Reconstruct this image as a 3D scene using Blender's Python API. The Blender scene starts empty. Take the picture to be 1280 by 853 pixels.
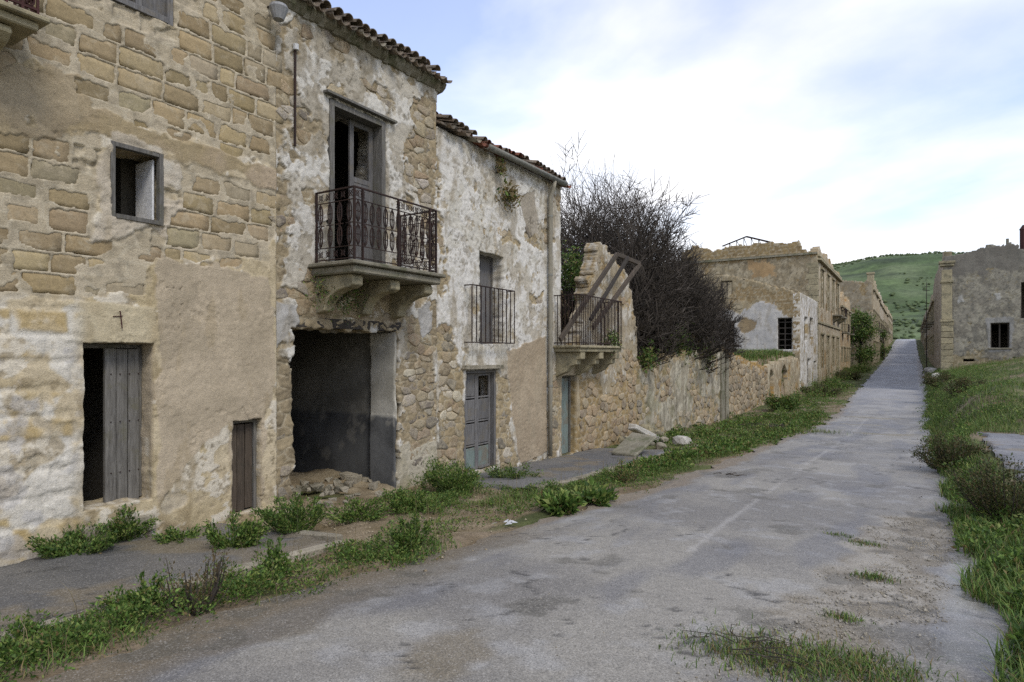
import bpy, math, random
import numpy as np
from mathutils import Vector, Matrix

SC = bpy.context.scene
COL = SC.collection
random.seed(7)

# ------------------------------------------------------------------ camera
# x = across the street (t, right positive), y = along the street (s), z = up. Road surface at the camera is z = 0.
EYE = 1.7
YAW = math.radians(32.0)
FPX, HX, HY = 800.0, 640.0, 442.0            # focal length and horizon in photograph pixels (1280 x 853)
SN, CS = math.sin(YAW), math.cos(YAW)
cam_d = bpy.data.cameras.new('camera')
cam_d.sensor_width = 36.0
cam_d.lens = 36.0 * FPX / 1280.0
cam_d.shift_y = (HY - 426.5) / 1280.0
cam_d.clip_start = 0.05
cam_d.clip_end = 6000.0
cam = bpy.data.objects.new('camera', cam_d)
cam.location = (0, 0, EYE)
cam.rotation_euler = (math.radians(90), 0, YAW)
COL.objects.link(cam)
SC.camera = cam

# ------------------------------------------------------------------ sky
SUN_EL, SUN_AZ = math.radians(48), math.radians(118)   # azimuth from +y towards +x
world = bpy.data.worlds.new('World')
SC.world = world
world.use_nodes = True
wn, wl = world.node_tree.nodes, world.node_tree.links
wn.clear()
w_out = wn.new('ShaderNodeOutputWorld')
sky = wn.new('ShaderNodeTexSky')
sky.sky_type = 'NISHITA'
sky.sun_disc = False
sky.sun_elevation = SUN_EL
sky.sun_rotation = SUN_AZ
sky.air_density = 1.5
sky.dust_density = 0.3
sky.ozone_density = 4.0
bg_sky = wn.new('ShaderNodeBackground')
bg_sky.inputs['Strength'].default_value = 0.15
tint = wn.new('ShaderNodeMix'); tint.data_type = 'RGBA'; tint.blend_type = 'MULTIPLY'
tint.inputs[0].default_value = 1.0; tint.inputs[7].default_value = (1.02, 0.90, 1.0, 1)
wl.new(sky.outputs[0], tint.inputs[6])
wl.new(tint.outputs[2], bg_sky.inputs['Color'])
tc = wn.new('ShaderNodeTexCoord')
sep = wn.new('ShaderNodeSeparateXYZ')
wl.new(tc.outputs['Generated'], sep.inputs[0])
def wmath(op, a, b=None, clamp=False):
    n = wn.new('ShaderNodeMath'); n.operation = op; n.use_clamp = clamp
    for i, v in enumerate((a, b)):
        if v is None: continue
        if isinstance(v, (int, float)): n.inputs[i].default_value = v
        else: wl.new(v, n.inputs[i])
    return n.outputs[0]
zc = wmath('ADD', wmath('MAXIMUM', sep.outputs['Z'], 0.0), 0.32)
comb = wn.new('ShaderNodeCombineXYZ')
wl.new(wmath('DIVIDE', sep.outputs['X'], zc), comb.inputs[0])
wl.new(wmath('DIVIDE', sep.outputs['Y'], zc), comb.inputs[1])
mapn = wn.new('ShaderNodeMapping')
mapn.inputs['Location'].default_value = (2.4, 5.8, 0.0)
mapn.inputs['Rotation'].default_value = (0, 0, math.radians(25))
mapn.inputs['Scale'].default_value = (0.85, 1.2, 1.0)
wl.new(comb.outputs[0], mapn.inputs[0])
cn = wn.new('ShaderNodeTexNoise')
cn.inputs['Scale'].default_value = 1.25
cn.inputs['Detail'].default_value = 9.0
cn.inputs['Roughness'].default_value = 0.5
cn.inputs['Distortion'].default_value = 0.35
wl.new(mapn.outputs[0], cn.inputs['Vector'])
low = wmath('SUBTRACT', 1.0, wmath('MULTIPLY', wmath('MAXIMUM', sep.outputs['Z'], 0.0), 2.1), True)   # clouds pile up towards the horizon
cm = wmath('ADD', cn.outputs['Fac'], wmath('MULTIPLY', low, 0.265))
ramp = wn.new('ShaderNodeValToRGB')
ramp.color_ramp.elements[0].position = 0.47; ramp.color_ramp.elements[0].color = (0.2,) * 3 + (1,)
ramp.color_ramp.elements[1].position = 0.71; ramp.color_ramp.elements[1].color = (1.0,) * 3 + (1,)
wl.new(cm, ramp.inputs[0])
cn2 = wn.new('ShaderNodeTexNoise')
cn2.inputs['Scale'].default_value = 2.1
cn2.inputs['Detail'].default_value = 6.0
wl.new(mapn.outputs[0], cn2.inputs['Vector'])
ramp2 = wn.new('ShaderNodeValToRGB')
ramp2.color_ramp.elements[0].position = 0.36; ramp2.color_ramp.elements[0].color = (0.83, 0.83, 0.89, 1)
ramp2.color_ramp.elements[1].position = 0.62; ramp2.color_ramp.elements[1].color = (0.99, 0.99, 1.0, 1)
wl.new(cn2.outputs['Fac'], ramp2.inputs[0])
bg_cl = wn.new('ShaderNodeBackground')
bg_cl.inputs['Strength'].default_value = 0.9
wl.new(ramp2.outputs[0], bg_cl.inputs['Color'])
mixw = wn.new('ShaderNodeMixShader')
wl.new(ramp.outputs[0], mixw.inputs[0])
wl.new(bg_sky.outputs[0], mixw.inputs[1])
wl.new(bg_cl.outputs[0], mixw.inputs[2])
wl.new(mixw.outputs[0], w_out.inputs['Surface'])

# ------------------------------------------------------------------ sun behind thin cloud
sun_d = bpy.data.lights.new('sun', 'SUN')
sun_d.energy = 1.4
sun_d.angle = math.radians(18)
sun_d.color = (1.0, 0.95, 0.87)
sun = bpy.data.objects.new('sun', sun_d)
dirv = Vector((math.sin(SUN_AZ) * math.cos(SUN_EL), math.cos(SUN_AZ) * math.cos(SUN_EL), math.sin(SUN_EL)))
sun.rotation_euler = dirv.to_track_quat('Z', 'Y').to_euler()
sun.location = (20, -20, 40)
COL.objects.link(sun)

SC.view_settings.view_transform = 'Standard'
SC.view_settings.look = 'None'
SC.view_settings.exposure = 0.62
SC.view_settings.gamma = 1.0
SC.view_settings.use_curve_mapping = False
SC.cycles.use_denoising = False
SC.render.filter_size = 1.1
SC.cycles.max_bounces = 6
SC.cycles.diffuse_bounces = 3

# ------------------------------------------------------------------ plan helpers
D0 = 7.4                                      # left facades stand 7.4 m left of the camera
def F(x, y, D=D0):                            # photograph pixel -> (s, z) on the plane t = -D
    X, Yv = (x - HX) / FPX, (HY - y) / FPX
    k = -D / (X * CS - SN)
    return k * (X * SN + CS), EYE + k * Yv
def SX(x, y, s0):                             # pixel -> (t, z) on the plane s = s0
    X, Yv = (x - HX) / FPX, (HY - y) / FPX
    k = s0 / (X * SN + CS)
    return k * (X * CS - SN), EYE + k * Yv
def FP(pts, D=D0): return [F(x, y, D) for x, y in pts]
def SP(pts, s0): return [SX(x, y, s0) for x, y in pts]
def rect(x0, y0, x1, y1, D=D0):               # top at left edge, bottom at left edge
    a, b, c = F(x0, y0, D), F(x1, y0, D), F(x0, y1, D)
    return (a[0], b[0], c[1], a[1])
def srect(x0, y0, x1, y1, s0):
    a, b, c = SX(x0, y0, s0), SX(x1, y0, s0), SX(x0, y1, s0)
    return (a[0], b[0], c[1], a[1])

# ------------------------------------------------------------------ noise and fields (numpy)
def _hash(ix, iy, seed):
    h = (ix.astype(np.int64) * 374761393 + iy.astype(np.int64) * 668265263 + seed * 974634541) & 0xFFFFFFFF
    h = ((h ^ (h >> 13)) * 1274126177) & 0xFFFFFFFF
    return ((h ^ (h >> 16)) & 0xFFFFFF) / float(0xFFFFFF)
def vnoise(x, y, seed=0):
    x = np.asarray(x, float); y = np.asarray(y, float)
    ix, iy = np.floor(x), np.floor(y)
    fx, fy = x - ix, y - iy
    fx = fx * fx * fx * (fx * (fx * 6 - 15) + 10); fy = fy * fy * fy * (fy * (fy * 6 - 15) + 10)
    a, b = _hash(ix, iy, seed), _hash(ix + 1, iy, seed)
    c, d = _hash(ix, iy + 1, seed), _hash(ix + 1, iy + 1, seed)
    return (a + (b - a) * fx) * (1 - fy) + (c + (d - c) * fx) * fy
def fbm(x, y, size=1.0, octv=4, seed=0, gain=0.5):
    x = np.asarray(x, float); y = np.asarray(y, float)
    v = 0.0; amp = 1.0; tot = 0.0; f = 1.0 / size
    for o in range(octv):
        ang = 0.6 * o + seed
        ca, sa = math.cos(ang), math.sin(ang)
        v = v + amp * (vnoise((x * ca - y * sa) * f + 17.3 * o, (x * sa + y * ca) * f - 9.1 * o, seed * 31 + o) * 2 - 1)
        tot += amp; amp *= gain; f *= 2.03
    return v / tot * 1.6
def worley(x, y, sx, sy, seed):
    x = np.asarray(x, float) / sx; y = np.asarray(y, float) / sy
    x = x + 0.35 * np.floor(y) 
    ix, iy = np.floor(x), np.floor(y)
    f1 = np.full(x.shape, 9.0); f2 = np.full(x.shape, 9.0); cid = np.zeros(x.shape)
    for dx in (-1, 0, 1):
        for dy in (-1, 0, 1):
            cx, cy = ix + dx, iy + dy
            px = cx + 0.15 + 0.7 * _hash(cx, cy, seed); py = cy + 0.2 + 0.6 * _hash(cx, cy, seed + 5)
            d = np.hypot(px - x, py - y)
            nearer = d < f1
            f2 = np.where(nearer, f1, np.minimum(f2, d))
            cid = np.where(nearer, _hash(cx, cy, seed + 9), cid)
            f1 = np.where(nearer, d, f1)
    return f1, f2 - f1, cid
def ss(x, a, b):
    t = np.clip((np.asarray(x, float) - a) / (b - a), 0, 1)
    return t * t * (3 - 2 * t)
def sd_poly(U, Z, poly):                      # signed distance, negative inside
    U = np.asarray(U, float); Z = np.asarray(Z, float)
    d = np.full(U.shape, 1e9); inside = np.zeros(U.shape, bool)
    n = len(poly)
    for i in range(n):
        ax, ay = poly[i]; bx, by = poly[(i + 1) % n]
        ex, ey = bx - ax, by - ay
        wx, wy = U - ax, Z - ay
        t = np.clip((wx * ex + wy * ey) / (ex * ex + ey * ey + 1e-12), 0, 1)
        d = np.minimum(d, np.hypot(wx - ex * t, wy - ey * t))
        c = (ay > Z) != (by > Z)
        with np.errstate(divide='ignore', invalid='ignore'):
            xi = (bx - ax) * (Z - ay) / (by - ay + 1e-12) + ax
        inside ^= c & (U < xi)
    return np.where(inside, -d, d)
def lin(h):
    h = h.lstrip('#'); v = np.array([int(h[i:i + 2], 16) / 255 for i in (0, 2, 4)])
    return np.where(v <= 0.04045, v / 12.92, ((v + 0.055) / 1.055) ** 2.4)
def mixc(a, b, f):
    f = np.asarray(f)[..., None]
    return a * (1 - f) + b * f

# ------------------------------------------------------------------ objects
WM = {}
def link(o, parent=None, loc=(0, 0, 0)):
    COL.objects.link(o)
    o.location = loc
    WM[o.name] = Vector(loc)
    if parent is not None:
        o.parent = parent
        o.matrix_parent_inverse = Matrix.Translation(-WM[parent.name])
    return o
def tag(o, label=None, cat=None, group=None, kind=None):
    if label: o['label'] = label
    if cat: o['category'] = cat
    if group: o['group'] = group
    if kind: o['kind'] = kind
    return o
def empty(name, loc, label=None, cat=None, group=None):
    o = bpy.data.objects.new(name, None)
    o.empty_display_size = 0.2
    link(o, None, loc)
    return tag(o, label, cat, group)
def np_mesh(name, V, quads=None, tris=None, col=None, extra=None):
    me = bpy.data.meshes.new(name)
    V = np.asarray(V, np.float32)
    me.vertices.add(len(V)); me.vertices.foreach_set('co', V.ravel())
    idx, starts, off = [], [], 0
    for arr, k in ((quads, 4), (tris, 3)):
        if arr is not None and len(arr):
            arr = np.asarray(arr, np.int32)
            idx.append(arr.ravel()); starts.append(off + np.arange(len(arr), dtype=np.int32) * k); off += arr.size
    idx = np.concatenate(idx); starts = np.concatenate(starts)
    me.loops.add(len(idx)); me.loops.foreach_set('vertex_index', idx)
    me.polygons.add(len(starts)); me.polygons.foreach_set('loop_start', starts)
    me.update(calc_edges=True)
    if col is not None:
        a = me.color_attributes.new('col', 'FLOAT_COLOR', 'POINT')
        c4 = np.ones((len(V), 4), np.float32); c4[:, :3] = col
        a.data.foreach_set('color', c4.ravel())
    if extra is not None:
        a = me.attributes.new('wet', 'FLOAT', 'POINT')
        a.data.foreach_set('value', np.asarray(extra, np.float32))
    return me
def obj(name, me, mat, parent=None, loc=(0, 0, 0), smooth=False):
    o = bpy.data.objects.new(name, me)
    if mat is not None and not me.materials: me.materials.append(mat)
    if smooth: me.polygons.foreach_set('use_smooth', np.ones(len(me.polygons), bool))
    return link(o, parent, loc)
class MB:
    """collects shapes of one part"""
    def __init__(s): s.v = []; s.f = []
    def add(s, vs, fs):
        b = len(s.v); s.v += [tuple(p) for p in vs]; s.f += [tuple(b + i for i in f) for f in fs]; return s
    def box(s, x0, x1, y0, y1, z0, z1, j=0.0):
        r = lambda: random.uniform(-j, j)
        vs = [(x + r(), y + r(), z + r()) for z in (z0, z1) for y in (y0, y1) for x in (x0, x1)]
        return s.add(vs, [(0, 2, 3, 1), (4, 5, 7, 6), (0, 1, 5, 4), (2, 6, 7, 3), (0, 4, 6, 2), (1, 3, 7, 5)])
    def bar(s, p, q, w, h=None, up=(0, 0, 1)):
        h = h or w; p = Vector(p); q = Vector(q); d = (q - p).normalized(); up = Vector(up)
        if abs(d.dot(up)) > 0.98: up = Vector((1, 0, 0))
        a = d.cross(up).normalized() * w / 2; b = a.cross(d).normalized() * h / 2
        vs = [c + x * a + y * b for c in (p, q) for x, y in ((-1, -1), (1, -1), (1, 1), (-1, 1))]
        return s.add(vs, [(0, 3, 2, 1), (4, 5, 6, 7), (0, 1, 5, 4), (1, 2, 6, 5), (2, 3, 7, 6), (3, 0, 4, 7)])
    def tube(s, pts, r, n=8, caps=True, closed=False):
        pts = [Vector(p) for p in pts]; m = len(pts)
        rs = r if isinstance(r, (list, tuple)) else [r] * m
        vs = []; ref = Vector((0.37, 0.21, 0.9))
        for i, p in enumerate(pts):
            d = (pts[(i + 1) % m] - pts[i - 1]) if closed else (pts[min(i + 1, m - 1)] - pts[max(i - 1, 0)])
            d.normalize()
            a = d.cross(ref)
            if a.length < 1e-3: a = d.cross(Vector((1, 0, 0)))
            a.normalize(); b = d.cross(a)
            vs += [p + (a * math.cos(2 * math.pi * k / n) + b * math.sin(2 * math.pi * k / n)) * rs[i] for k in range(n)]
        fs = []
        for i in range(m if closed else m - 1):
            for k in range(n):
                i2 = (i + 1) % m
                fs.append((i * n + k, i * n + (k + 1) % n, i2 * n + (k + 1) % n, i2 * n + k))
        if caps and not closed:
            fs += [tuple(range(n))[::-1], tuple((m - 1) * n + k for k in range(n))]
        return s.add(vs, fs)
    def prism(s, poly, a, b, axis='y'):       # 2-D outline extruded along one axis
        put = {'y': lambda p, c: (p[0], c, p[1]), 'x': lambda p, c: (c, p[0], p[1]), 'z': lambda p, c: (p[0], p[1], c)}[axis]
        n = len(poly); vs = [put(p, a) for p in poly] + [put(p, b) for p in poly]
        return s.add(vs, [tuple(range(n)), tuple(range(2 * n - 1, n - 1, -1))] + [(i, n + i, n + (i + 1) % n, (i + 1) % n) for i in range(n)])
    def mesh(s, name):
        me = bpy.data.meshes.new(name); me.from_pydata(s.v, [], s.f); me.update(); return me
    def build(s, name, mat, parent=None, bevel=0, smooth=False, loc=(0, 0, 0)):
        me = s.mesh(name)
        import bmesh
        bm = bmesh.new(); bm.from_mesh(me); bmesh.ops.recalc_face_normals(bm, faces=bm.faces)
        if bevel: bmesh.ops.bevel(bm, geom=list(bm.edges), offset=bevel, segments=1, affect='EDGES', clamp_overlap=True)
        bm.to_mesh(me); bm.free()
        return obj(name, me, mat, parent, loc, smooth)
def copy_of(o, parent=None, loc=(0, 0, 0)):
    c = o.copy(); return link(c, parent, loc)

# ------------------------------------------------------------------ materials
def new_mat(name):
    m = bpy.data.materials.new(name); m.use_nodes = True
    nt = m.node_tree; nt.nodes.clear()
    out = nt.nodes.new('ShaderNodeOutputMaterial'); b = nt.nodes.new('ShaderNodeBsdfPrincipled')
    nt.links.new(b.outputs[0], out.inputs[0])
    return m, nt, b, out
def node_noise(nt, scale, detail=5, rough=0.6, vec=None, dist=0.0):
    n = nt.nodes.new('ShaderNodeTexNoise'); n.inputs['Scale'].default_value = scale
    n.inputs['Detail'].default_value = detail; n.inputs['Roughness'].default_value = rough; n.inputs['Distortion'].default_value = dist
    if vec is not None: nt.links.new(vec, n.inputs['Vector'])
    return n.outputs['Fac']
def node_range(nt, v, a, b, c, d):
    n = nt.nodes.new('ShaderNodeMapRange'); nt.links.new(v, n.inputs[0])
    for i, x in enumerate((a, b, c, d)): n.inputs[i + 1].default_value = x
    return n.outputs[0]
def node_mix(nt, f, a, b, mode='MIX'):
    n = nt.nodes.new('ShaderNodeMix'); n.data_type = 'RGBA'; n.blend_type = mode
    for i, v in ((0, f), (6, a), (7, b)):
        if isinstance(v, (int, float)): n.inputs[i].default_value = v
        elif isinstance(v, (tuple, list, np.ndarray)): n.inputs[i].default_value = tuple(v)[:3] + (1,)
        else: nt.links.new(v, n.inputs[i])
    return n.outputs[2]
def node_bump(nt, b, h, strength, dist, prev=None):
    n = nt.nodes.new('ShaderNodeBump'); n.inputs['Strength'].default_value = strength; n.inputs['Distance'].default_value = dist
    nt.links.new(h, n.inputs['Height'])
    if prev is not None: nt.links.new(prev, n.inputs['Normal'])
    nt.links.new(n.outputs[0], b.inputs['Normal']); return n.outputs[0]
def pos_of(nt):
    return nt.nodes.new('ShaderNodeNewGeometry').outputs['Position']
def attr_mat(name, var=(0.8, 1.18), s1=45.0, s2=9.0, bump=0.5, bdist=0.012, rough=0.95, spec=0.2, v2=(0.9, 1.08), smear=None, sm=(.48, .6, .75, .45)):
    m, nt, b, out = new_mat(name)
    a = nt.nodes.new('ShaderNodeAttribute'); a.attribute_name = 'col'
    p = pos_of(nt)
    n1 = node_noise(nt, s1, 5, 0.65, p); n2 = node_noise(nt, s2, 4, 0.6, p)
    g = nt.nodes.new('ShaderNodeMath'); g.operation = 'MULTIPLY'
    nt.links.new(node_range(nt, n1, 0.25, 0.75, *var), g.inputs[0]); nt.links.new(node_range(nt, n2, 0.3, 0.7, *v2), g.inputs[1])
    vm = nt.nodes.new('ShaderNodeVectorMath'); vm.operation = 'SCALE'
    ac = a.outputs['Color']
    if smear:                                 # lime mortar smeared over the stones, and dark pits
        ac = node_mix(nt, node_range(nt, node_noise(nt, 5.5, 6, 0.7, p, 0.6), sm[0], sm[1], 0, sm[2]), ac, lin(smear))
        ac = node_mix(nt, node_range(nt, node_noise(nt, 26, 4, 0.7, p), 0.60, 0.68, 0, sm[3]), ac, lin('4a4031'))
    nt.links.new(ac, vm.inputs[0]); nt.links.new(g.outputs[0], vm.inputs['Scale'])
    nt.links.new(vm.outputs[0], b.inputs['Base Color'])
    b.inputs['Roughness'].default_value = rough; b.inputs['Specular IOR Level'].default_value = spec
    pr = node_bump(nt, b, n1, bump, bdist)
    node_bump(nt, b, n2, bump * 0.6, bdist * 1.3, pr)
    return m
def plain_mat(name, c1, c2, scale=8.0, rough=0.85, metal=0.0, bump=0.4, bdist=0.006, stretch=(1, 1, 1), fine=60.0, spec=0.3, extra=None):
    m, nt, b, out = new_mat(name)
    p = pos_of(nt)
    mp = nt.nodes.new('ShaderNodeMapping'); mp.inputs['Scale'].default_value = stretch; nt.links.new(p, mp.inputs[0])
    n1 = node_noise(nt, scale, 5, 0.6, mp.outputs[0], 0.4); n2 = node_noise(nt, fine, 4, 0.7, mp.outputs[0])
    oi = nt.nodes.new('ShaderNodeObjectInfo')
    c = node_mix(nt, node_range(nt, n1, 0.3, 0.7, 0, 1), lin(c1), lin(c2))
    if extra: c = node_mix(nt, node_range(nt, node_noise(nt, scale * 0.45, 5, 0.7, p), 0.52, 0.62, 0, 0.85), c, lin(extra))
    c = node_mix(nt, 1.0, c, node_grey(nt, node_range(nt, n2, 0.25, 0.75, 0.72, 1.15)), 'MULTIPLY')
    c = node_mix(nt, 1.0, c, node_grey(nt, node_range(nt, oi.outputs['Random'], 0, 1, 0.82, 1.12)), 'MULTIPLY')
    nt.links.new(c, b.inputs['Base Color'])
    b.inputs['Roughness'].default_value = rough; b.inputs['Metallic'].default_value = metal; b.inputs['Specular IOR Level'].default_value = spec
    pr = node_bump(nt, b, n2, bump, bdist); node_bump(nt, b, n1, bump, bdist * 2, pr)
    return m
def node_grey(nt, v):
    n = nt.nodes.new('ShaderNodeCombineColor')
    for i in range(3): nt.links.new(v, n.inputs[i])
    return n.outputs[0]
M = {}
M['wall'] = attr_mat('weathered_masonry', (0.72, 1.2), 60.0, 12.0, 0.8, 0.01, smear=None)
M['stone'] = attr_mat('rough_stone', (0.66, 1.25), 42.0, 11.0, 1.0, 0.016, smear='a2977f')
M['block'] = attr_mat('sandstone_block', (0.74, 1.18), 70.0, 18.0, 0.6, 0.006, smear='a99d84', sm=(.52, .64, .5, .3))
M['soil'] = attr_mat('soil', (0.6, 1.3), 30.0, 5.0, 0.9, 0.03)
M['wood'] = plain_mat('weathered_grey_wood', '77746d', '4f4c46', 6, 0.85, bump=0.7, stretch=(6, 6, 0.6), fine=40, extra='625f50')
M['wood_dark'] = plain_mat('old_dark_wood', '4a443c', '2f2a25', 6, 0.85, bump=0.7, stretch=(5, 5, 0.7), fine=40)
M['wood_blue'] = plain_mat('faded_blue_grey_wood', '767471', '514f4d', 7, 0.8, bump=0.5, stretch=(6, 6, 0.6), fine=40, extra='6b655a')
M['wood_brown'] = plain_mat('weathered_brown_wood', '5d5245', '40382f', 6, 0.85, bump=0.8, stretch=(6, 6, 0.6), fine=40, extra='4a4338')
M['door_teal'] = plain_mat('faded_green_paint', '7c8780', '616d66', 6, 0.8, stretch=(4, 4, 0.8), extra='6f685a')
M['iron'] = plain_mat('rusted_black_iron', '2a2422', '3d2a22', 14, 0.75, 0.3, fine=80)
M['iron_red'] = plain_mat('red_brown_iron', '4d2c28', '37221f', 14, 0.75, 0.2, fine=80)
M['tile'] = plain_mat('lichened_roof_tile', '84725f', '5f5a50', 7, 0.92, bump=0.8, bdist=0.012, extra='9c9582')
M['tile_red'] = plain_mat('red_clay_tile', '855440', '6a4638', 9, 0.92, bump=0.8, bdist=0.01)
M['concrete'] = plain_mat('mossy_concrete', '8b8574', '6d6856', 5, 0.92, bump=0.8, bdist=0.012, extra='5d5e46')
M['corbel'] = plain_mat('weathered_corbel_stone', 'a29879', '857c64', 5, 0.92, bump=0.8, bdist=0.012, extra='6f6a56')
M['kerb'] = plain_mat('pale_kerb_stone', 'a59c88', '857d6a', 6, 0.9, bump=0.9, bdist=0.015, extra='5e5a48')
M['pipe'] = plain_mat('grey_drain_pipe', '9a9380', '7f7a6c', 5, 0.8, bump=0.3, stretch=(3, 3, 1))
M['gutter'] = plain_mat('lichened_gutter', '8b8a80', '6a6a62', 9, 0.85, bump=0.4)
M['ceramic'] = plain_mat('grey_enamel', '8e8e8c', '707070', 9, 0.5, bump=0.1)
M['white_beam'] = plain_mat('broken_white_plaster', 'c9c4b9', 'a29c8e', 8, 0.9, bump=0.9, bdist=0.015)
M['room'] = attr_mat('room_plaster', (0.75, 1.15), 30, 3.0, 0.4, 0.01)
M['bark'] = plain_mat('dark_twig_bark', '4f4840', '363028', 5, 0.95, bump=0.5, fine=30)
M['litter'] = plain_mat('white_paper', 'd8d8d6', 'bdbdbb', 20, 0.7)
M['paint_line'] = plain_mat('worn_grey_line', '918e88', '807d78', 6, 0.8, bump=0.6, fine=90, extra='6c6c6d')
def leaf_mat(name):
    m, nt, b, out = new_mat(name)
    a = nt.nodes.new('ShaderNodeAttribute'); a.attribute_name = 'col'
    nt.links.new(a.outputs['Color'], b.inputs['Base Color'])
    b.inputs['Roughness'].default_value = 0.6; b.inputs['Specular IOR Level'].default_value = 0.3
    t = nt.nodes.new('ShaderNodeBsdfTranslucent'); nt.links.new(a.outputs['Color'], t.inputs[0])
    mx = nt.nodes.new('ShaderNodeMixShader'); mx.inputs[0].default_value = 0.3
    nt.links.new(b.outputs[0], mx.inputs[1]); nt.links.new(t.outputs[0], mx.inputs[2]); nt.links.new(mx.outputs[0], out.inputs[0])
    return m
M['leaf'] = leaf_mat('green_leaves')
def road_mat():
    m, nt, b, out = new_mat('worn_asphalt')
    a = nt.nodes.new('ShaderNodeAttribute'); a.attribute_name = 'col'
    w = nt.nodes.new('ShaderNodeAttribute'); w.attribute_name = 'wet'
    p = pos_of(nt)
    n1 = node_noise(nt, 90, 4, 0.75, p); n2 = node_noise(nt, 14, 5, 0.65, p)
    vo = nt.nodes.new('ShaderNodeTexVoronoi'); vo.inputs['Scale'].default_value = 105; nt.links.new(p, vo.inputs['Vector'])
    g = node_grey(nt, node_range(nt, n1, 0.3, 0.7, 0.5, 1.5))
    c = node_mix(nt, 1.0, a.outputs['Color'], g, 'MULTIPLY')
    c = node_mix(nt, 1.0, c, node_grey(nt, node_range(nt, n2, 0.3, 0.7, 0.86, 1.12)), 'MULTIPLY')
    sp = nt.nodes.new('ShaderNodeSeparateColor'); nt.links.new(vo.outputs['Color'], sp.inputs[0])
    c = node_mix(nt, node_range(nt, sp.outputs[0], 0.84, 0.94, 0, 0.32), c, lin('b5b0a5'))
    c = node_mix(nt, node_range(nt, sp.outputs[1], 0.80, 0.9, 0, 0.35), c, lin('37352f'))
    spx = nt.nodes.new('ShaderNodeSeparateXYZ'); nt.links.new(p, spx.inputs[0])
    c = node_mix(nt, node_range(nt, spx.outputs[1], 30, 62, 0, 0.9), c, a.outputs['Color'])          # finer, more even surface up the street
    nt.links.new(c, b.inputs['Base Color'])
    r = nt.nodes.new('ShaderNodeMath'); r.operation = 'MULTIPLY_ADD'
    nt.links.new(w.outputs['Fac'], r.inputs[0]); r.inputs[1].default_value = -0.62; r.inputs[2].default_value = 0.80
    nt.links.new(r.outputs[0], b.inputs['Roughness'])
    b.inputs['Specular IOR Level'].default_value = 0.5
    bs = nt.nodes.new('ShaderNodeMath'); bs.operation = 'MULTIPLY_ADD'
    nt.links.new(w.outputs['Fac'], bs.inputs[0]); bs.inputs[1].default_value = -0.4; bs.inputs[2].default_value = 0.5
    bp = nt.nodes.new('ShaderNodeBump'); bp.inputs['Distance'].default_value = 0.008
    fd = nt.nodes.new('ShaderNodeMath'); fd.operation = 'MULTIPLY'
    nt.links.new(bs.outputs[0], fd.inputs[0]); nt.links.new(node_range(nt, spx.outputs[1], 18, 50, 1, 0.0), fd.inputs[1])   # worn smoother up the street
    nt.links.new(fd.outputs[0], bp.inputs['Strength']); nt.links.new(n1, bp.inputs['Height']); nt.links.new(bp.outputs[0], b.inputs['Normal'])
    return m
M['road'] = road_mat()

# ================================================================== GROUND, ROAD, HILL
PS = [-40, 0, 5, 10, 20, 30, 52, 66, 90, 110, 165, 255, 300, 330, 380, 460, 700]
PZ = [0.3, 0, -.2, -.5, -.85, -1.25, -1.2, -1.05, -.65, -.15, 1.4, 5.9, 7.4, 7.6, 6.5, 4.0, 4.0]
BS = [-40, 0, 8, 15, 30, 45, 60, 90, 150, 300]
BZ = [.12, .15, .25, .4, .95, 1.45, 1.5, .9, .4, .2]
def road_l(s): return np.interp(s, [-20, 0, 5, 8, 13, 35, 46, 100, 165, 255, 340], [-3.95, -3.95, -3.95, -3.75, -3.35, -3.0, -3.3, -3.9, -4.5, -4.9, -5])
def road_r(s): return np.interp(s, [-20, 0, 4, 11, 30, 46, 100, 340], [.38, .38, .48, .42, .42, .7, 1.05, 1.0])
def ground(s, t):
    s = np.asarray(s, float); t = np.asarray(t, float)
    sm = sum(np.interp(s + d, PS, PZ) for d in (-3, -1.5, 0, 1.5, 3)) / 5
    left = -0.05 * np.clip(-3 - t, 0, 4.4) * np.interp(s, [0, 25, 45], [1.15, 1, .3])
    b = np.interp(s, BS, BZ)
    right = b * ss(t, 0.45, np.interp(s, [9, 11.4, 19.6, 22], [1.9, 1.3, 1.3, 1.9])) + 0.17 * b * np.clip(t - 2, 0, 12) * (1 - ss(s, 9.5, 11) * (1 - ss(s, 19.5, 21.5)) * (1 - ss(t, 4.8, 6)))
    terr = (1.55 + 0.25 * fbm(s, t, 3, 3, 4) - sm) * ss(s, 31.2, 32.5) * (1 - ss(s, 54, 55)) * ss(-t, 7.55, 7.75) * (1 - ss(-t, 15, 16))
    mound = 0.8 * np.exp(-((s - 27) / 4.0) ** 2 - ((t - 2.6) / 1.6) ** 2)
    return sm + left + right + terr + mound
def gz(s, t): return float(ground(np.array([s]), np.array([t]))[0])
def G(x, y):                                  # pixel -> (s, t) on the ground
    X, Yv = (x - HX) / FPX, (HY - y) / FPX
    k = 2.0
    for _ in range(60):
        s, t = k * (X * SN + CS), k * (X * CS - SN)
        k = 0.5 * k + 0.5 * min(400, max(0.5, (gz(s, t) - EYE) / Yv if Yv < 0 else 400))
    return k * (X * SN + CS), k * (X * CS - SN)
def GPoly(pts): return [G(x, y) for x, y in pts]
def grid(us, vs):
    nu, nv = len(us), len(vs)
    U, Vv = np.meshgrid(us, vs, indexing='ij')
    i = np.arange(nu * nv).reshape(nu, nv)
    q = np.stack([i[:-1, :-1], i[1:, :-1], i[1:, 1:], i[:-1, 1:]], -1).reshape(-1, 4)
    return U.ravel(), Vv.ravel(), q

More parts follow.
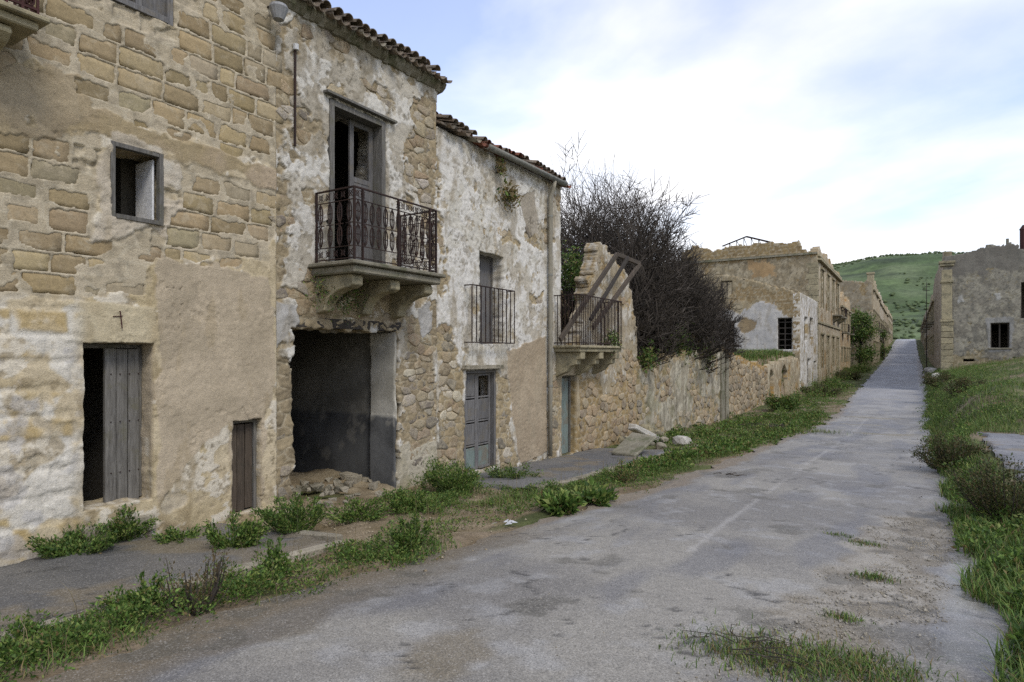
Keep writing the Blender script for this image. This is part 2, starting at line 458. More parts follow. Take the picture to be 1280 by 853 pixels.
# -- soil and verges, one sheet out to the foot of the hill
us = np.concatenate([np.arange(-60, -2, 6), np.arange(-2, 26, .12), np.arange(26, 70, .4), np.arange(70, 200, 2), np.arange(200, 470, 6)])
vs = np.concatenate([np.arange(-420, -40, 20), np.arange(-40, -16, 3), np.arange(-16, -8, .6), np.arange(-8, 5, .12), np.arange(5, 20, .8), np.arange(20, 60, 4), np.arange(60, 421, 20)])
U, T, q = grid(us, vs)
Z = ground(U, T)
near = 1 - ss(U, 40, 80)
onroad = ss(T, road_l(U) - .25, road_l(U) + .05) * (1 - ss(T, road_r(U) + .05, road_r(U) + .3))
walk = ss(-T, 5.0, 5.2) * (1 - ss(-T, 7.35, 7.5)) * ((U < 4.9) | ((U > 9.2) & (U < 16.2)))
Z = Z + 0.035 * fbm(U, T, .8, 4, 11) * (1 - onroad) * (1 - walk) * (np.abs(T) < 20) - 0.06 * np.maximum(onroad, walk)
green = ss(fbm(U, T, 1.3, 4, 21) + .35 * (T > .4) + .6 * (np.abs(T) > 20) + .8 * (U > 60), -.1, .35)
soil = mixc(lin('6b5d47'), lin('857660'), ss(fbm(U, T, .5, 4, 3), -.5, .5))
gcol = mixc(lin('3d4a22'), lin('55602f'), ss(fbm(U, T, .7, 3, 8), -.5, .5))
c = mixc(soil, gcol, green * .8)
front = (U > 4.8) & (U < 9.3) & (T < -4.2) & (T > -7.6)       # bare earth before the wide opening
c = np.where(front[:, None], mixc(lin('77694f'), lin('8f8068'), ss(fbm(U, T, .35, 4, 6), -.4, .4)), c)
me = np_mesh('ground', np.stack([T, U, Z], 1), q, col=c)
tag(obj('ground', me, M['soil'], smooth=True), kind='structure')

# -- road
us = np.concatenate([np.arange(-6, 0, .3), np.arange(0, 15, .045), np.arange(15, 60, .2), np.arange(60, 325, 1.2)])
vs = np.linspace(0, 1, 96)
U, V, q = grid(us, vs)
rl = road_l(U) - .12 + .22 * fbm(U, U * 0, 1.1, 4, 41)
rr = road_r(U) + .1 + .16 * fbm(U, U * 0 + 5, .9, 4, 42)
T = rl + (rr - rl) * V
Z = ground(U, T)
bumpy = .012 * fbm(U, T, 1.2, 3, 13) + .003 * fbm(U, T, .12, 2, 14)
gravel_px = [(880, 853), (905, 812), (1000, 742), (1062, 672), (1108, 643), (1180, 638), (1206, 668), (1180, 700), (1160, 745), (1110, 853)]
gravel_poly = GPoly(gravel_px)
gf = -sd_poly(U, T, gravel_poly) + .16 * fbm(U, T, .4, 4, 15)
grav = ss(gf, -.08, .12)
mud_l = ss(.5 - (T - road_l(U)) + .28 * fbm(U, T, .9, 4, 16), -.05, .12) * (1 - ss(U, 5.6, 7.2))
mud2 = ss(-sd_poly(U, T, GPoly([(470, 850), (505, 800), (600, 785), (630, 830), (560, 853)])) + .12 * fbm(U, T, .35, 4, 17), -.05, .1)
dust = ss(.22 - (T - road_l(U)) + .15 * fbm(U, T, .8, 4, 19), -.05, .15)
band = np.zeros(U.shape)
for px, py, L, W in ((1095, 543, 1.2, .5), (1080, 522, 1.6, .5), (1110, 480, 2.5, .8), (1075, 531, 1.0, .3), (1120, 500, 1.5, .5)):
    s0, t0 = G(px, py)
    band = np.maximum(band, np.exp(-((U - s0) / W) ** 2 - ((T - t0) / L) ** 2))
band = ss(band + .35 * fbm(U, T, .5, 3, 20), .45, .7)
c = mixc(lin('716d66'), lin('878277'), ss(fbm(U, T, 1.4, 4, 22), -.6, .6))
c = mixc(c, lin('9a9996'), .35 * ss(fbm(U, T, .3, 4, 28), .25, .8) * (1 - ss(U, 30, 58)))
c = mixc(c, lin('5f5f62'), .5 * ss(fbm(U * .25, T, .55, 3, 23), .1, .7))
c = mixc(c, mixc(lin('756c5b'), lin('90897b'), ss(fbm(U, T, .25, 4, 31), -.4, .4)), grav * .9)
c = mixc(c, lin('766750'), dust * .75)
c = mixc(c, lin('665c4b'), mud_l * .6)
c = mixc(c, lin('6c614b'), mud2 * .7)
c = mixc(c, lin('7d7560'), band * .8)
seam = [G(x, y) for x, y in ((862, 690), (905, 655), (960, 615), (1010, 580), (1052, 552), (1085, 520))]   # faded centre line
ts = np.interp(U, [p[0] for p in seam], [p[1] for p in seam])
c = mixc(c, lin('aeaaa2'), .38 * (1 - ss(np.abs(T - ts) + .012 * fbm(U, T, .2, 3, 18), .022, .05)) * (U > seam[0][0]) * (U < seam[-1][0]) * ss(fbm(U, T, .5, 3, 12), -.5, .1))
cr = np.minimum(np.abs(fbm(U, T, 1.7, 5, 25)) + .9 * ss(fbm(U, T, 3, 2, 26), -.2, .3), np.abs(fbm(U, T, .7, 5, 37)) + .8 * ss(fbm(U, T, 1.5, 2, 38), -.45, -.1))
crk = 1 - ss(cr, .006, .026)
c = mixc(c, lin('35332f'), crk * .8 * (1 - ss(U, 30, 58)))
pot = ss(fbm(U, T, .55, 4, 39) + .25 * fbm(U, T, 3, 2, 40), .55, .68)
c = mixc(c, lin('575349'), pot * .6)
c = mixc(c, mixc(lin('9b9a99'), lin('8b8a8a'), ss(fbm(U * .3, T, 1.2, 3, 63), -.4, .4)), .75 * ss(U, 30, 62))  # paler far up the street: sky sheen mixed into the asphalt colour
wet = ss(-sd_poly(U, T, GPoly([(1192, 645), (1225, 690), (1275, 853), (1115, 853), (1165, 748)])) + .2 * fbm(U, T, .5, 4, 27), -.1, .15) * .8
wet = np.maximum(wet, .34 * ss(U + 1.2 * T + 2.5 * fbm(U, T, 1.2, 4, 29), 8, 18) * (1 - .5 * ss(fbm(U, T, .6, 4, 30), -.2, .4)))
wet = np.maximum(wet, mud_l * .35) * (1 - .8 * grav) * (1 - band * .6)
c = mixc(c, c * .72, np.clip(wet * .4, 0, 1))
fade = 1 - ss(U, 30, 58)
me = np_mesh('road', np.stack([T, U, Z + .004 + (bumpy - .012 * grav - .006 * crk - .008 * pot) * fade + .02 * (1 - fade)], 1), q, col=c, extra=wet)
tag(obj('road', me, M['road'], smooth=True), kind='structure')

# -- loose gravel lying on the broken patch: too many to count
rng = np.random.default_rng(5)
def pebbles(name, S, T, size, cols, parent=None, zoff=0.0, label=None, cat=None):
    n = len(S)
    oc = np.array([(1, 0, 0), (0, 1, 0), (-1, 0, 0), (0, -1, 0), (0, 0, .8), (0, 0, -.5)], float)
    P = oc[None] * (1 + .5 * (rng.random((n, 6, 3)) - .5)) * size[:, None, None]
    a = rng.random(n) * 6.28
    x = P[..., 0] * np.cos(a)[:, None] - P[..., 1] * np.sin(a)[:, None]; y = P[..., 0] * np.sin(a)[:, None] + P[..., 1] * np.cos(a)[:, None]
    Vv = np.stack([x + T[:, None], y + S[:, None], P[..., 2] + (ground(S, T) + zoff)[:, None]], -1).reshape(-1, 3)
    tr = np.array([(0, 1, 4), (1, 2, 4), (2, 3, 4), (3, 0, 4), (1, 0, 5), (2, 1, 5), (3, 2, 5), (0, 3, 5)])
    tris = (tr[None] + (np.arange(n) * 6)[:, None, None]).reshape(-1, 3)
    me = np_mesh(name, Vv, tris=tris, col=np.repeat(cols, 6, 0))
    return tag(obj(name, me, M['stone'], parent), label, cat, kind='stuff')
S = rng.uniform(1.5, 10, 60000); T = rng.uniform(-2.6, .8, 60000)
f = -sd_poly(S, T, gravel_poly) + .25 * fbm(S, T, .4, 3, 15)
keep = (rng.random(60000) < ss(f, -.15, .2) * (.35 + .3 * fbm(S, T, .3, 3, 32)) + .004)
S, T = S[keep], T[keep]
pebbles('gravel', S, T, rng.uniform(.003, .011, len(S)) * (1 + (rng.random(len(S)) < .05)), mixc(lin('7b766b'), lin('a7a193'), rng.random(len(S))), zoff=-.004,
        label='loose gravel scattered on the broken asphalt of the road', cat='gravel')
S = rng.uniform(.5, 9, 5000); T = rng.uniform(-7.3, -3.5, 5000)
keep = rng.random(5000) < .06 + .45 * ((S > 4.9) & (T < -4.4)) 
S, T = S[keep], T[keep]
pebbles('rubble', S, T, rng.uniform(.005, .022, len(S)), mixc(lin('7d705a'), lin('a3957b'), rng.random(len(S))),
        label='small stones and crumbled mortar on the earth before the wide opening', cat='rubble')

# -- pavement slabs on the left and the paved patch on the right
def slab_patch(name, s0, s1, t0, t1, c1, c2, wetv, seed, lift=.05, step=.06, rag=.12):
    U, T, q = grid(np.arange(s0, s1 + step, step), np.arange(t0, t1 + step, step))
    ed = np.minimum(np.minimum(U - s0, s1 - U), np.minimum(T - t0, t1 - T)) + rag * fbm(U, T, .5, 3, seed + 3)
    Z = ground(U, T) + lift + .008 * fbm(U, T, .9, 3, seed) - .14 * (1 - ss(ed, -.02, .05))
    c = mixc(lin(c1), lin(c2), ss(fbm(U, T, 1.0, 4, seed + 1), -.5, .5))
    c = mixc(c, lin('6f6450'), .8 * ss(fbm(U, T, .7, 4, seed + 2), .15, .5))
    c = mixc(c, lin('343331'), .8 * (1 - ss(np.abs(fbm(U, T, 1.5, 4, seed + 6)), .004, .02)))
    me = np_mesh(name, np.stack([T, U, Z], 1), q, col=c, extra=np.clip(wetv + .3 * fbm(U, T, .8, 3, seed + 5), 0, .7))
    return tag(obj(name, me, M['road'], smooth=True), kind='structure')
slab_patch('pavement', .6, 4.85, -7.36, -5.12, '55534f', '63605a', .3, 61)
slab_patch('pavement', 9.0, 16.2, -7.36, -5.2, '575654', '66645f', .2, 71)
slab_patch('path', 11.6, 19.2, 1.35, 4.6, '656463', '757371', .3, 81, .06, rag=.3)

# -- kerb stones, one by one
def kerb(pts, name_z=.07):
    for i in range(len(pts) - 1):
        (s0, t0), (s1, t1) = pts[i], pts[i + 1]
        L = math.hypot(s1 - s0, t1 - t0); n = max(1, round(L / .75))
        for k in range(n):
            if random.random() < .22: continue
            a, b = (k + .03) / n, (k + .97) / n
            p = Vector((t0 + (t1 - t0) * a + random.uniform(-.03, .03), s0 + (s1 - s0) * a, 0)); r = Vector((t0 + (t1 - t0) * b + random.uniform(-.03, .03), s0 + (s1 - s0) * b, 0))
            p.z = gz(p.y, p.x) + random.uniform(-.01, .03); r.z = gz(r.y, r.x) + random.uniform(-.01, .03)
            p.z -= .05; r.z -= .05; m = MB(); m.bar(p, r, random.uniform(.12, .17), .2)
            m.v = [(x + random.uniform(-.012, .012), y + random.uniform(-.012, .012), z + random.uniform(-.01, .01)) for x, y, z in m.v]
            m.build('kerb_stone', M['kerb'], KERB, bevel=.015)
KERB = empty('kerb', (-5.1, 2, gz(2, -5.1))); tag(KERB, kind='structure')
kerb([(1.0, -5.05), (4.85, -5.12)]); kerb([(4.88, -5.2), (4.9, -6.6)]); kerb([(9.0, -5.2), (16.2, -5.12), (20, -4.6)])

# -- hill closing the end of the street
us = np.concatenate([np.arange(330, 1400, 14), np.arange(1400, 2300, 60)]); vs = np.arange(-900, 1300, 20)
U, T, q = grid(us, vs)
def hill_z(U, T):
    prof = np.interp(T / np.maximum(U, 1), [-1.2, -.6, -.35, -.22, -.1, -.02, .05, .3, .8], [.06, .07, .095, .12, .136, .142, .139, .128, .08])
    return 4 + prof * 1050 * ss(U, 400, 1130) * .93 + 9 * fbm(U, T, 160, 4, 33) * ss(U, 400, 700) - 60 * ss(U, 1200, 2200)
Z = hill_z(U, T)
c = mixc(lin('4a5a38'), lin('5c6a44'), ss(fbm(U, T, 120, 4, 34), -.5, .5))
c = mixc(c, lin('656d50'), .6 * ss(fbm(U, T, 60, 4, 35), .1, .6))
c = mixc(c, lin('37402f'), .85 * ss(fbm(U, T * .6, 60, 5, 36, .7) + .5 * np.exp(-((U - 640 - .2 * T) / 70) ** 2), .28, .55))
me = np_mesh('hill', np.stack([T, U, Z], 1), q, col=c)
tag(obj('hill', me, attr_mat('hill_grass', (0.62, 1.3), .22, .045, .3, .6, v2=(.72, 1.22)), smooth=True), kind='structure')

S = rng.uniform(430, 1120, 9000); T = rng.uniform(-330, 160, 9000)
keep = fbm(S, T * .6, 70, 4, 36) + .35 * np.exp(-((S - 640 - .2 * T) / 90) ** 2) + .5 * (rng.random(9000) - .5) > .3
S, T = S[keep], T[keep]; n = len(S)
oc = np.array([(1, 0, 0), (0, 1, 0), (-1, 0, 0), (0, -1, 0), (0, 0, .8), (0, 0, -.5)], float)
P = oc[None] * (1 + .6 * (rng.random((n, 6, 3)) - .5)) * rng.uniform(.8, 2.6, n)[:, None, None]
P = P + np.stack([T, S, hill_z(S, T) + .8], 1)[:, None]
tr = np.array([(0, 1, 4), (1, 2, 4), (2, 3, 4), (3, 0, 4), (1, 0, 5), (2, 1, 5), (3, 2, 5), (0, 3, 5)])
me = np_mesh('hill_scrub', P.reshape(-1, 3), tris=(tr[None] + (np.arange(n) * 6)[:, None, None]).reshape(-1, 3), col=np.repeat(mixc(lin('4b583a'), lin('5c6745'), rng.random(n)), 6, 0))
tag(obj('hill_scrub', me, M['soil']), 'dark scrub dotted over the green hill at the end of the street', 'scrub', kind='stuff')

# ================================================================== WALLS
def lines(a, b, step, edges):
    g = list(np.arange(a, b + step * .5, step)); g[-1] = b
    for e in edges:
        if a < e < b:
            k = int(np.argmin([abs(x - e) for x in g])); g[k] = e
    return np.array(sorted(set(g)))
def panel(name, parent, axis, plane, u0, u1, z0, z1, step, shade, openings=(), top=None, thick=.45, sgn=1, rag=.012, mat='wall', flip=False):
    """A wall as one relief sheet with openings cut out, its reveals and broken top turned back by its thickness.
    axis 's': runs along the street at x = plane, facing sgn; axis 't': runs across at y = plane, facing the camera."""
    us = lines(u0, u1, step, [e for o in openings for e in o[:2]]); zs = lines(z0, z1, step, [e for o in openings for e in o[2:4]])
    U, Zz, q = grid(us, zs)
    c, h = shade(U, Zz)
    uc, zc = U[q].mean(1), Zz[q].mean(1)
    keep = np.ones(len(q), bool)
    near = np.full(U.shape, 9.0)
    for o in openings:
        a, b, z_lo, z_hi = o[:4]; arch = o[4] if len(o) > 4 else 0
        zt = z_hi - (arch * ((uc - (a + b) / 2) / ((b - a) / 2)) ** 2 if arch else 0)
        keep &= ~((uc > a) & (uc < b) & (zc > z_lo) & (zc < zt))
        d = np.maximum(np.maximum(a - U, U - b), np.maximum(z_lo - Zz, Zz - z_hi))
        near = np.minimum(near, np.abs(d))
    if top is not None: keep &= zc < top(uc + .22 * fbm(uc, zc, .4, 3, 60)) + .08 * fbm(uc, zc, .2, 2, 61)
    q = q[keep]
    w = np.exp(-(near / .06) ** 2)
    U = U + rag * w * fbm(U, Zz, .18, 3, 51); Zz = Zz + rag * w * fbm(U, Zz, .18, 3, 52)
    h = h - .02 * w * ss(fbm(U, Zz, .25, 3, 53), -.2, .5)
    e = np.concatenate([q[:, [0, 1]], q[:, [1, 2]], q[:, [2, 3]], q[:, [3, 0]]])
    key = np.sort(e, 1); key = key[:, 0].astype(np.int64) * len(U) + key[:, 1]
    _, inv, cnt = np.unique(key, return_inverse=True, return_counts=True)
    be = e[cnt[inv] == 1]
    bv = np.unique(be); n0 = len(U); nb = len(bv)
    rings = 1 if step > .05 else max(2, int(thick / .07))
    dep, UU, ZZ, cc, Qs = [h], [U], [Zz], [c], [q]
    prev = np.arange(n0)
    # outward direction of each rim vertex is left as is; the reveal wobbles by itself as it goes back
    for r in range(1, rings + 1):
        f = r / rings; dd = thick * f
        ru, rz = U[bv], Zz[bv]
        wob = .022 * min(1, f * 2) if rings > 1 else 0
        c2, _ = shade(ru + dd * .9 + .37 * r * (rings > 1), rz + .31 * dd) if rings > 1 else (c[bv], 0)
        dep.append(np.full(nb, -dd)); UU.append(ru + wob * fbm(rz * 1.0 + dd * 2.1, ru + dd * 3.3, .22, 3, 58)); ZZ.append(rz + wob * fbm(ru + dd * 2.7, rz - dd * 1.9, .22, 3, 59)); cc.append(c2)
        cur = np.full(n0, -1); cur[bv] = n0 + (r - 1) * nb + np.arange(nb)
        Qs.append(np.stack([prev[be[:, 1]], prev[be[:, 0]], cur[be[:, 0]], cur[be[:, 1]]], 1)); prev = cur
    dep, UU, ZZ, cc, Q = map(np.concatenate, (dep, UU, ZZ, cc, Qs))
    V = np.stack([plane + sgn * dep, UU, ZZ], 1) if axis == 's' else np.stack([UU, plane - dep, ZZ], 1)
    used = np.unique(Q); mp = np.full(len(V), -1); mp[used] = np.arange(len(used))
    if axis == 's' and sgn < 0: Q = Q[:, ::-1]
    me = np_mesh(name, V[used], mp[Q], col=np.clip(cc[used], 0, 1))
    return obj(name, me, M[mat], parent)

def exposure(expose, cover, seed, flakes=.55, amp=.16, fsize=.7):
    """field > 0 where the plaster has fallen (metres into the bare area)"""
    def f(U, Z):
        n = amp * fbm(U, Z, .45, 4, seed) + amp * .45 * fbm(U, Z, .11, 3, seed + 1)
        v = np.full(np.shape(U), -.6)
        for p in expose: v = np.maximum(v, -sd_poly(U, Z, p))
        for p in cover: v = np.minimum(v, sd_poly(U, Z, p))
        v = np.clip(v, -.45, .45) + n
        fl = (fbm(U, Z, fsize, 4, seed + 2) - flakes) * .3
        return np.maximum(v, np.where(v > -.4, fl, fl - .05))
    return f
def plaster_shade(field, seed, pc=('b9b2a0', 'a39a86', 'c9c4b6'), sub=('9d8f74', '87795f'), thick=.022, stain='8a7f6a', patches=(), rough=1.0, white=.2, cells=(.3, .17), moss=.0, joint=0.0, subn=1.0, mortar='a2967d', rel=1.0):
    """colour and relief of old plaster over rubble; patches: (poly, c1, c2, lift, soft)"""
    def f(U, Z):
        e = field(U, Z)
        p = 1 - ss(e, -.012, .014)
        f1, ed, cid = worley(U + .03 * fbm(U, Z, .2, 2, seed + 30), Z + .02 * fbm(U, Z, .2, 2, seed + 31), cells[0], cells[1], seed + 3)
        sc = mixc(lin(sub[0]), lin(sub[1]), cid)
        sc = mixc(lin(mortar), sc, ss(ed, .04, .16))
        sc = mixc(sc, sc * .75, ss(fbm(U, Z, .09, 3, seed + 4), 0, .7))
        hs = -.010 + joint + rel * .010 * ss(ed, .03, .3) * (.5 + cid) + subn * (.009 * fbm(U, Z, .22, 3, seed + 25) + .007 * fbm(U, Z, .06, 3, seed + 5))
        pcol = mixc(lin(pc[0]), lin(pc[1]), ss(fbm(U, Z, .9, 4, seed + 6), -.45, .45))
        fl = ss(fbm(U, Z, .38, 5, seed + 7, .6), white - .02, white + .05)
        pcol = mixc(pcol, lin(pc[2]), fl * .8)
        pcol = mixc(pcol, lin(stain), .65 * ss(fbm(U * 1.6, Z * .45, .35, 4, seed + 8), .15, .7))
        pcol = mixc(pcol, lin(stain) * .8, .55 * ss(fbm(U, Z, .14, 3, seed + 9), .35, .8))
        hp = thick * (.75 + .25 * fbm(U, Z, .5, 2, seed + 10)) + .004 * fl + rough * (.010 * fbm(U, Z, .3, 3, seed + 11) + .0035 * fbm(U, Z, .05, 3, seed + 12))
        pit = ss(fbm(U, Z, .05, 2, seed + 20), .45, .75) * ss(fbm(U, Z, .5, 3, seed + 21), -.15, .4)
        pcol = mixc(pcol, lin(stain) * .55, pit * .6); hp = hp - .006 * pit
        chip = ss(fbm(U, Z, .16, 4, seed + 22, .6), .5, .56) * ss(fbm(U, Z, .9, 2, seed + 23), -.1, .35)
        pcol = mixc(pcol, mixc(lin(sub[0]), lin(stain), .5 + 0 * U), chip * .8); hp = hp - .010 * chip
        for poly, c1, c2, lift, soft in patches:
            k = ss(-sd_poly(U, Z, poly) + soft * fbm(U, Z, .3, 4, seed + 13), -.012, .012)
            pc2 = mixc(lin(c1), lin(c2), ss(fbm(U, Z, .5, 4, seed + 14), -.5, .5))
            pc2 = mixc(pc2, lin(stain), .35 * ss(fbm(U * 1.5, Z * .5, .3, 4, seed + 15), .2, .7))
            pcol = mixc(pcol, pc2, k); hp = hp + k * (lift - .5 * rough * .012 * fbm(U, Z, .3, 3, seed + 11)); p = np.maximum(p, k)
        ck = np.abs(fbm(U, Z, .8, 5, seed + 16)) + .35 * ss(fbm(U, Z, 1.2, 2, seed + 17), -.3, .3)
        crack = (1 - ss(ck, .004, .02)) * p * ss(fbm(U, Z, .5, 3, seed + 19), -.1, .3)
        c = mixc(sc, pcol, p); h = hs * (1 - p) + hp * p
        c = mixc(c, lin('4f473a'), crack * .75); h = h - crack * .012
        if moss:
            c = mixc(c, lin('62603c'), moss * ss(fbm(U, Z, .5, 4, seed + 18), .1, .6))
        return c, h
    return f

# -- single stones laid into a wall
def voronoi_cells(u0, u1, z0, z1, rowh, w, seed, jit=.4):
    rs = random.Random(seed); k = rowh / w; P = []
    z = z0 - rowh
    while z < z1 + rowh:
        rh = rowh * rs.uniform(.6, 1.55); u = u0 - w * rs.uniform(.5, 1.5)
        while u < u1 + w:
            P.append(((u + rs.uniform(-jit, jit) * w) * k, z + rs.uniform(-jit, jit) * rh)); u += w * rs.uniform(.45, 1.6)
        z += rh
    P = np.array(P); out = []
    for i, c in enumerate(P):
        if not (u0 <= c[0] / k <= u1 and z0 <= c[1] <= z1): continue
        d = np.hypot(*(P - c).T); nb = np.argsort(d)[1:15]
        poly = [(c[0] + a * rowh * 1.5, c[1] + b * rowh * 1.5) for a, b in ((-1, -1), (1, -1), (1, 1), (-1, 1))]
        for j in nb:
            mx, my = (c + P[j]) / 2; nx, ny = P[j] - c
            new = []
            for a in range(len(poly)):
                p, r = poly[a], poly[(a + 1) % len(poly)]
                dp = (p[0] - mx) * nx + (p[1] - my) * ny; dr = (r[0] - mx) * nx + (r[1] - my) * ny
                if dp <= 0: new.append(p)
                if dp * dr < 0:
                    t = dp / (dp - dr); new.append((p[0] + (r[0] - p[0]) * t, p[1] + (r[1] - p[1]) * t))
            poly = new
            if len(poly) < 3: break
        if len(poly) >= 3: out.append([(x / k, y) for x, y in poly])
    return out
def ashlar_cells(u0, u1, z0, z1, rowh, w, seed):
    rs = random.Random(seed); out = []; z = z0
    while z < z1:
        rh = rowh * rs.uniform(.92, 1.08); u = u0 - w * rs.random()
        while u < u1:
            bw = w * rs.choice((.55, .8, .95, 1.0, 1.05, 1.2)); g = .016
            j = lambda: rs.uniform(-.008, .008)
            out.append([(u + g + j(), z + g + j()), (u + bw - g + j(), z + g + j()), (u + bw - g + j(), z + rh - g + j()), (u + g + j(), z + rh - g + j())]); u += bw
        z += rh
    return out
def stone_geo(poly, rs, front, depth, gap, npts, rnd, ch=.014, jit=1.0):
    cx = sum(p[0] for p in poly) / len(poly); cy = sum(p[1] for p in poly) / len(poly)
    per = [math.hypot(poly[i][0] - poly[i - 1][0], poly[i][1] - poly[i - 1][1]) for i in range(len(poly))]
    tot = sum(per); ring = []
    for i in range(len(poly)):
        p, r = poly[i - 1], poly[i]; k = max(1, round(per[i] / tot * npts))
        ring += [(p[0] + (r[0] - p[0]) * a / k - cx, p[1] + (r[1] - p[1]) * a / k - cy) for a in range(k)]
    n = len(ring); sz = math.sqrt(max(1e-5, abs(sum(ring[i - 1][0] * ring[i][1] - ring[i][0] * ring[i - 1][1] for i in range(n))) / 2))
    vs = []
    sm = [((ring[i - 1][0] + 2 * ring[i][0] + ring[(i + 1) % n][0]) / 4, (ring[i - 1][1] + 2 * ring[i][1] + ring[(i + 1) % n][1]) / 4) for i in range(n)]
    ring = [(a[0] * (1 - rnd) + b[0] * rnd, a[1] * (1 - rnd) + b[1] * rnd) for a, b in zip(ring, sm)]
    wob = [1 + rs.uniform(-.07, .05) for _ in ring]
    for sc, dz, jz in ((1 - gap / sz, -depth, 0), (1 - gap / sz, front - .45 * depth * .3, .003), (1 - (gap + ch) / sz, front, .004), (.5, front + .001, .006)):
        sc = max(sc, .2)
        vs += [(x * sc * w + rs.uniform(-.003, .003), y * sc * w + rs.uniform(-.003, .003), dz + rs.uniform(-jz, jz) * jit) for (x, y), w in zip(ring, wob)]
    vs.append((0, 0, front + rs.uniform(-.004, .006)))
    qs = [(r * n + i, r * n + (i + 1) % n, (r + 1) * n + (i + 1) % n, (r + 1) * n + i) for r in range(3) for i in range(n)]
    ts = [(3 * n + i, 3 * n + (i + 1) % n, 4 * n) for i in range(n)]
    return (cx, cy), sz, vs, qs, ts
def stones(parent, axis, plane, cells, ok, cols, seed, name='stone', sgn=1, front=(0, .012), depth=.05, gap=.008, npts=10, rnd=.45, most=300, openings=(), ch=.014, grey=.46, smooth=False, mat='stone', jit=1.0):
    rs = random.Random(seed); items = []
    for poly in cells:
        cx = sum(p[0] for p in poly) / len(poly); cy = sum(p[1] for p in poly) / len(poly)
        us_ = [p[0] for p in poly]; zs_ = [p[1] for p in poly]
        if any(max(us_) > o[0] - .01 and min(us_) < o[1] + .01 and max(zs_) > o[2] - .01 and min(zs_) < o[3] + .01 for o in openings): continue
        if not ok(cx, cy): continue
        items.append(poly)
    geos = [stone_geo(p, rs, rs.uniform(*front), depth, gap, npts, rnd, ch, jit) for p in items]
    geos.sort(key=lambda g: -g[1])
    rest = ([], [], [], []); base = 0
    for i, ((cx, cy), sz, vs, qs, ts) in enumerate(geos):
        c = np.array(lin(rs.choice(cols))) * rs.uniform(.82, 1.15); c = c * np.array([1, rs.uniform(.96, 1.02), rs.uniform(.9, 1.05)]); c = c * (1 - grey) + c.mean() * np.array([1.06, 1.0, .9]) * grey
        P = [(sgn * d, u, z) if axis == 's' else (u, -d, z) for u, z, d in vs]
        Vv = np.array(P, np.float32); cc = np.repeat(np.clip(c, 0, 1)[None], len(Vv), 0)
        off = np.array((plane, cx, cy) if axis == 's' else (cx, plane, cy))
        if i < most:
            me = np_mesh(name, Vv, np.array(qs), np.array(ts), col=cc)
            obj(name, me, M[mat], parent, tuple(off), smooth=smooth)
        else:
            rest[0].append(Vv + off); rest[1].append(np.array(qs) + base); rest[2].append(np.array(ts) + base); rest[3].append(cc); base += len(Vv)
    if rest[0]:
        me = np_mesh('small_' + name + 's', np.concatenate(rest[0]), np.concatenate(rest[1]), np.concatenate(rest[2]), col=np.concatenate(rest[3]))
        tag(obj('small_' + name + 's', me, M['stone'], parent, smooth=smooth), kind='stuff')
    return len(items)

# -- rooms behind the facades: back, ends, ceilings and floors as real thin walls
def room(parent, s0, s1, t0, t1, z0, z1, floors=(), c1='6a655c', c2='575349', roof=True, name='inner_wall', near=True):
    m = MB()
    def wallbox(*a): m.box(*a)
    wallbox(t0, t0 + .2, s0, s1, z0, z1); near and wallbox(t0 + .2, t1, s0, s0 + .2, z0, z1); wallbox(t0 + .2, t1, s1 - .2, s1, z0, z1)
    for z in floors: wallbox(t0 + .2, t1, s0 + .2, s1 - .2, z - .2, z)
    wallbox(t0 + .2, t1, s0 + .2, s1 - .2, z0 - .1, z0 + .02)
    if roof: wallbox(t0, t1, s0, s1, z1, z1 + .15)
    me = m.mesh(name)
    import bmesh
    bm = bmesh.new(); bm.from_mesh(me); bmesh.ops.recalc_face_normals(bm, faces=bm.faces)
    bmesh.ops.subdivide_edges(bm, edges=list(bm.edges), cuts=12, use_grid_fill=True); bm.to_mesh(me); bm.free()
    co = np.empty(len(me.vertices) * 3, np.float32); me.vertices.foreach_get('co', co); co = co.reshape(-1, 3)
    c = mixc(lin(c1), lin(c2), ss(fbm(co[:, 1] + co[:, 0], co[:, 2], 1.2, 4, 90), -.5, .5))
    a = me.color_attributes.new('col', 'FLOAT_COLOR', 'POINT'); c4 = np.ones((len(co), 4), np.float32); c4[:, :3] = c; a.data.foreach_set('color', c4.ravel())
    return obj(name, me, M['room'], parent)

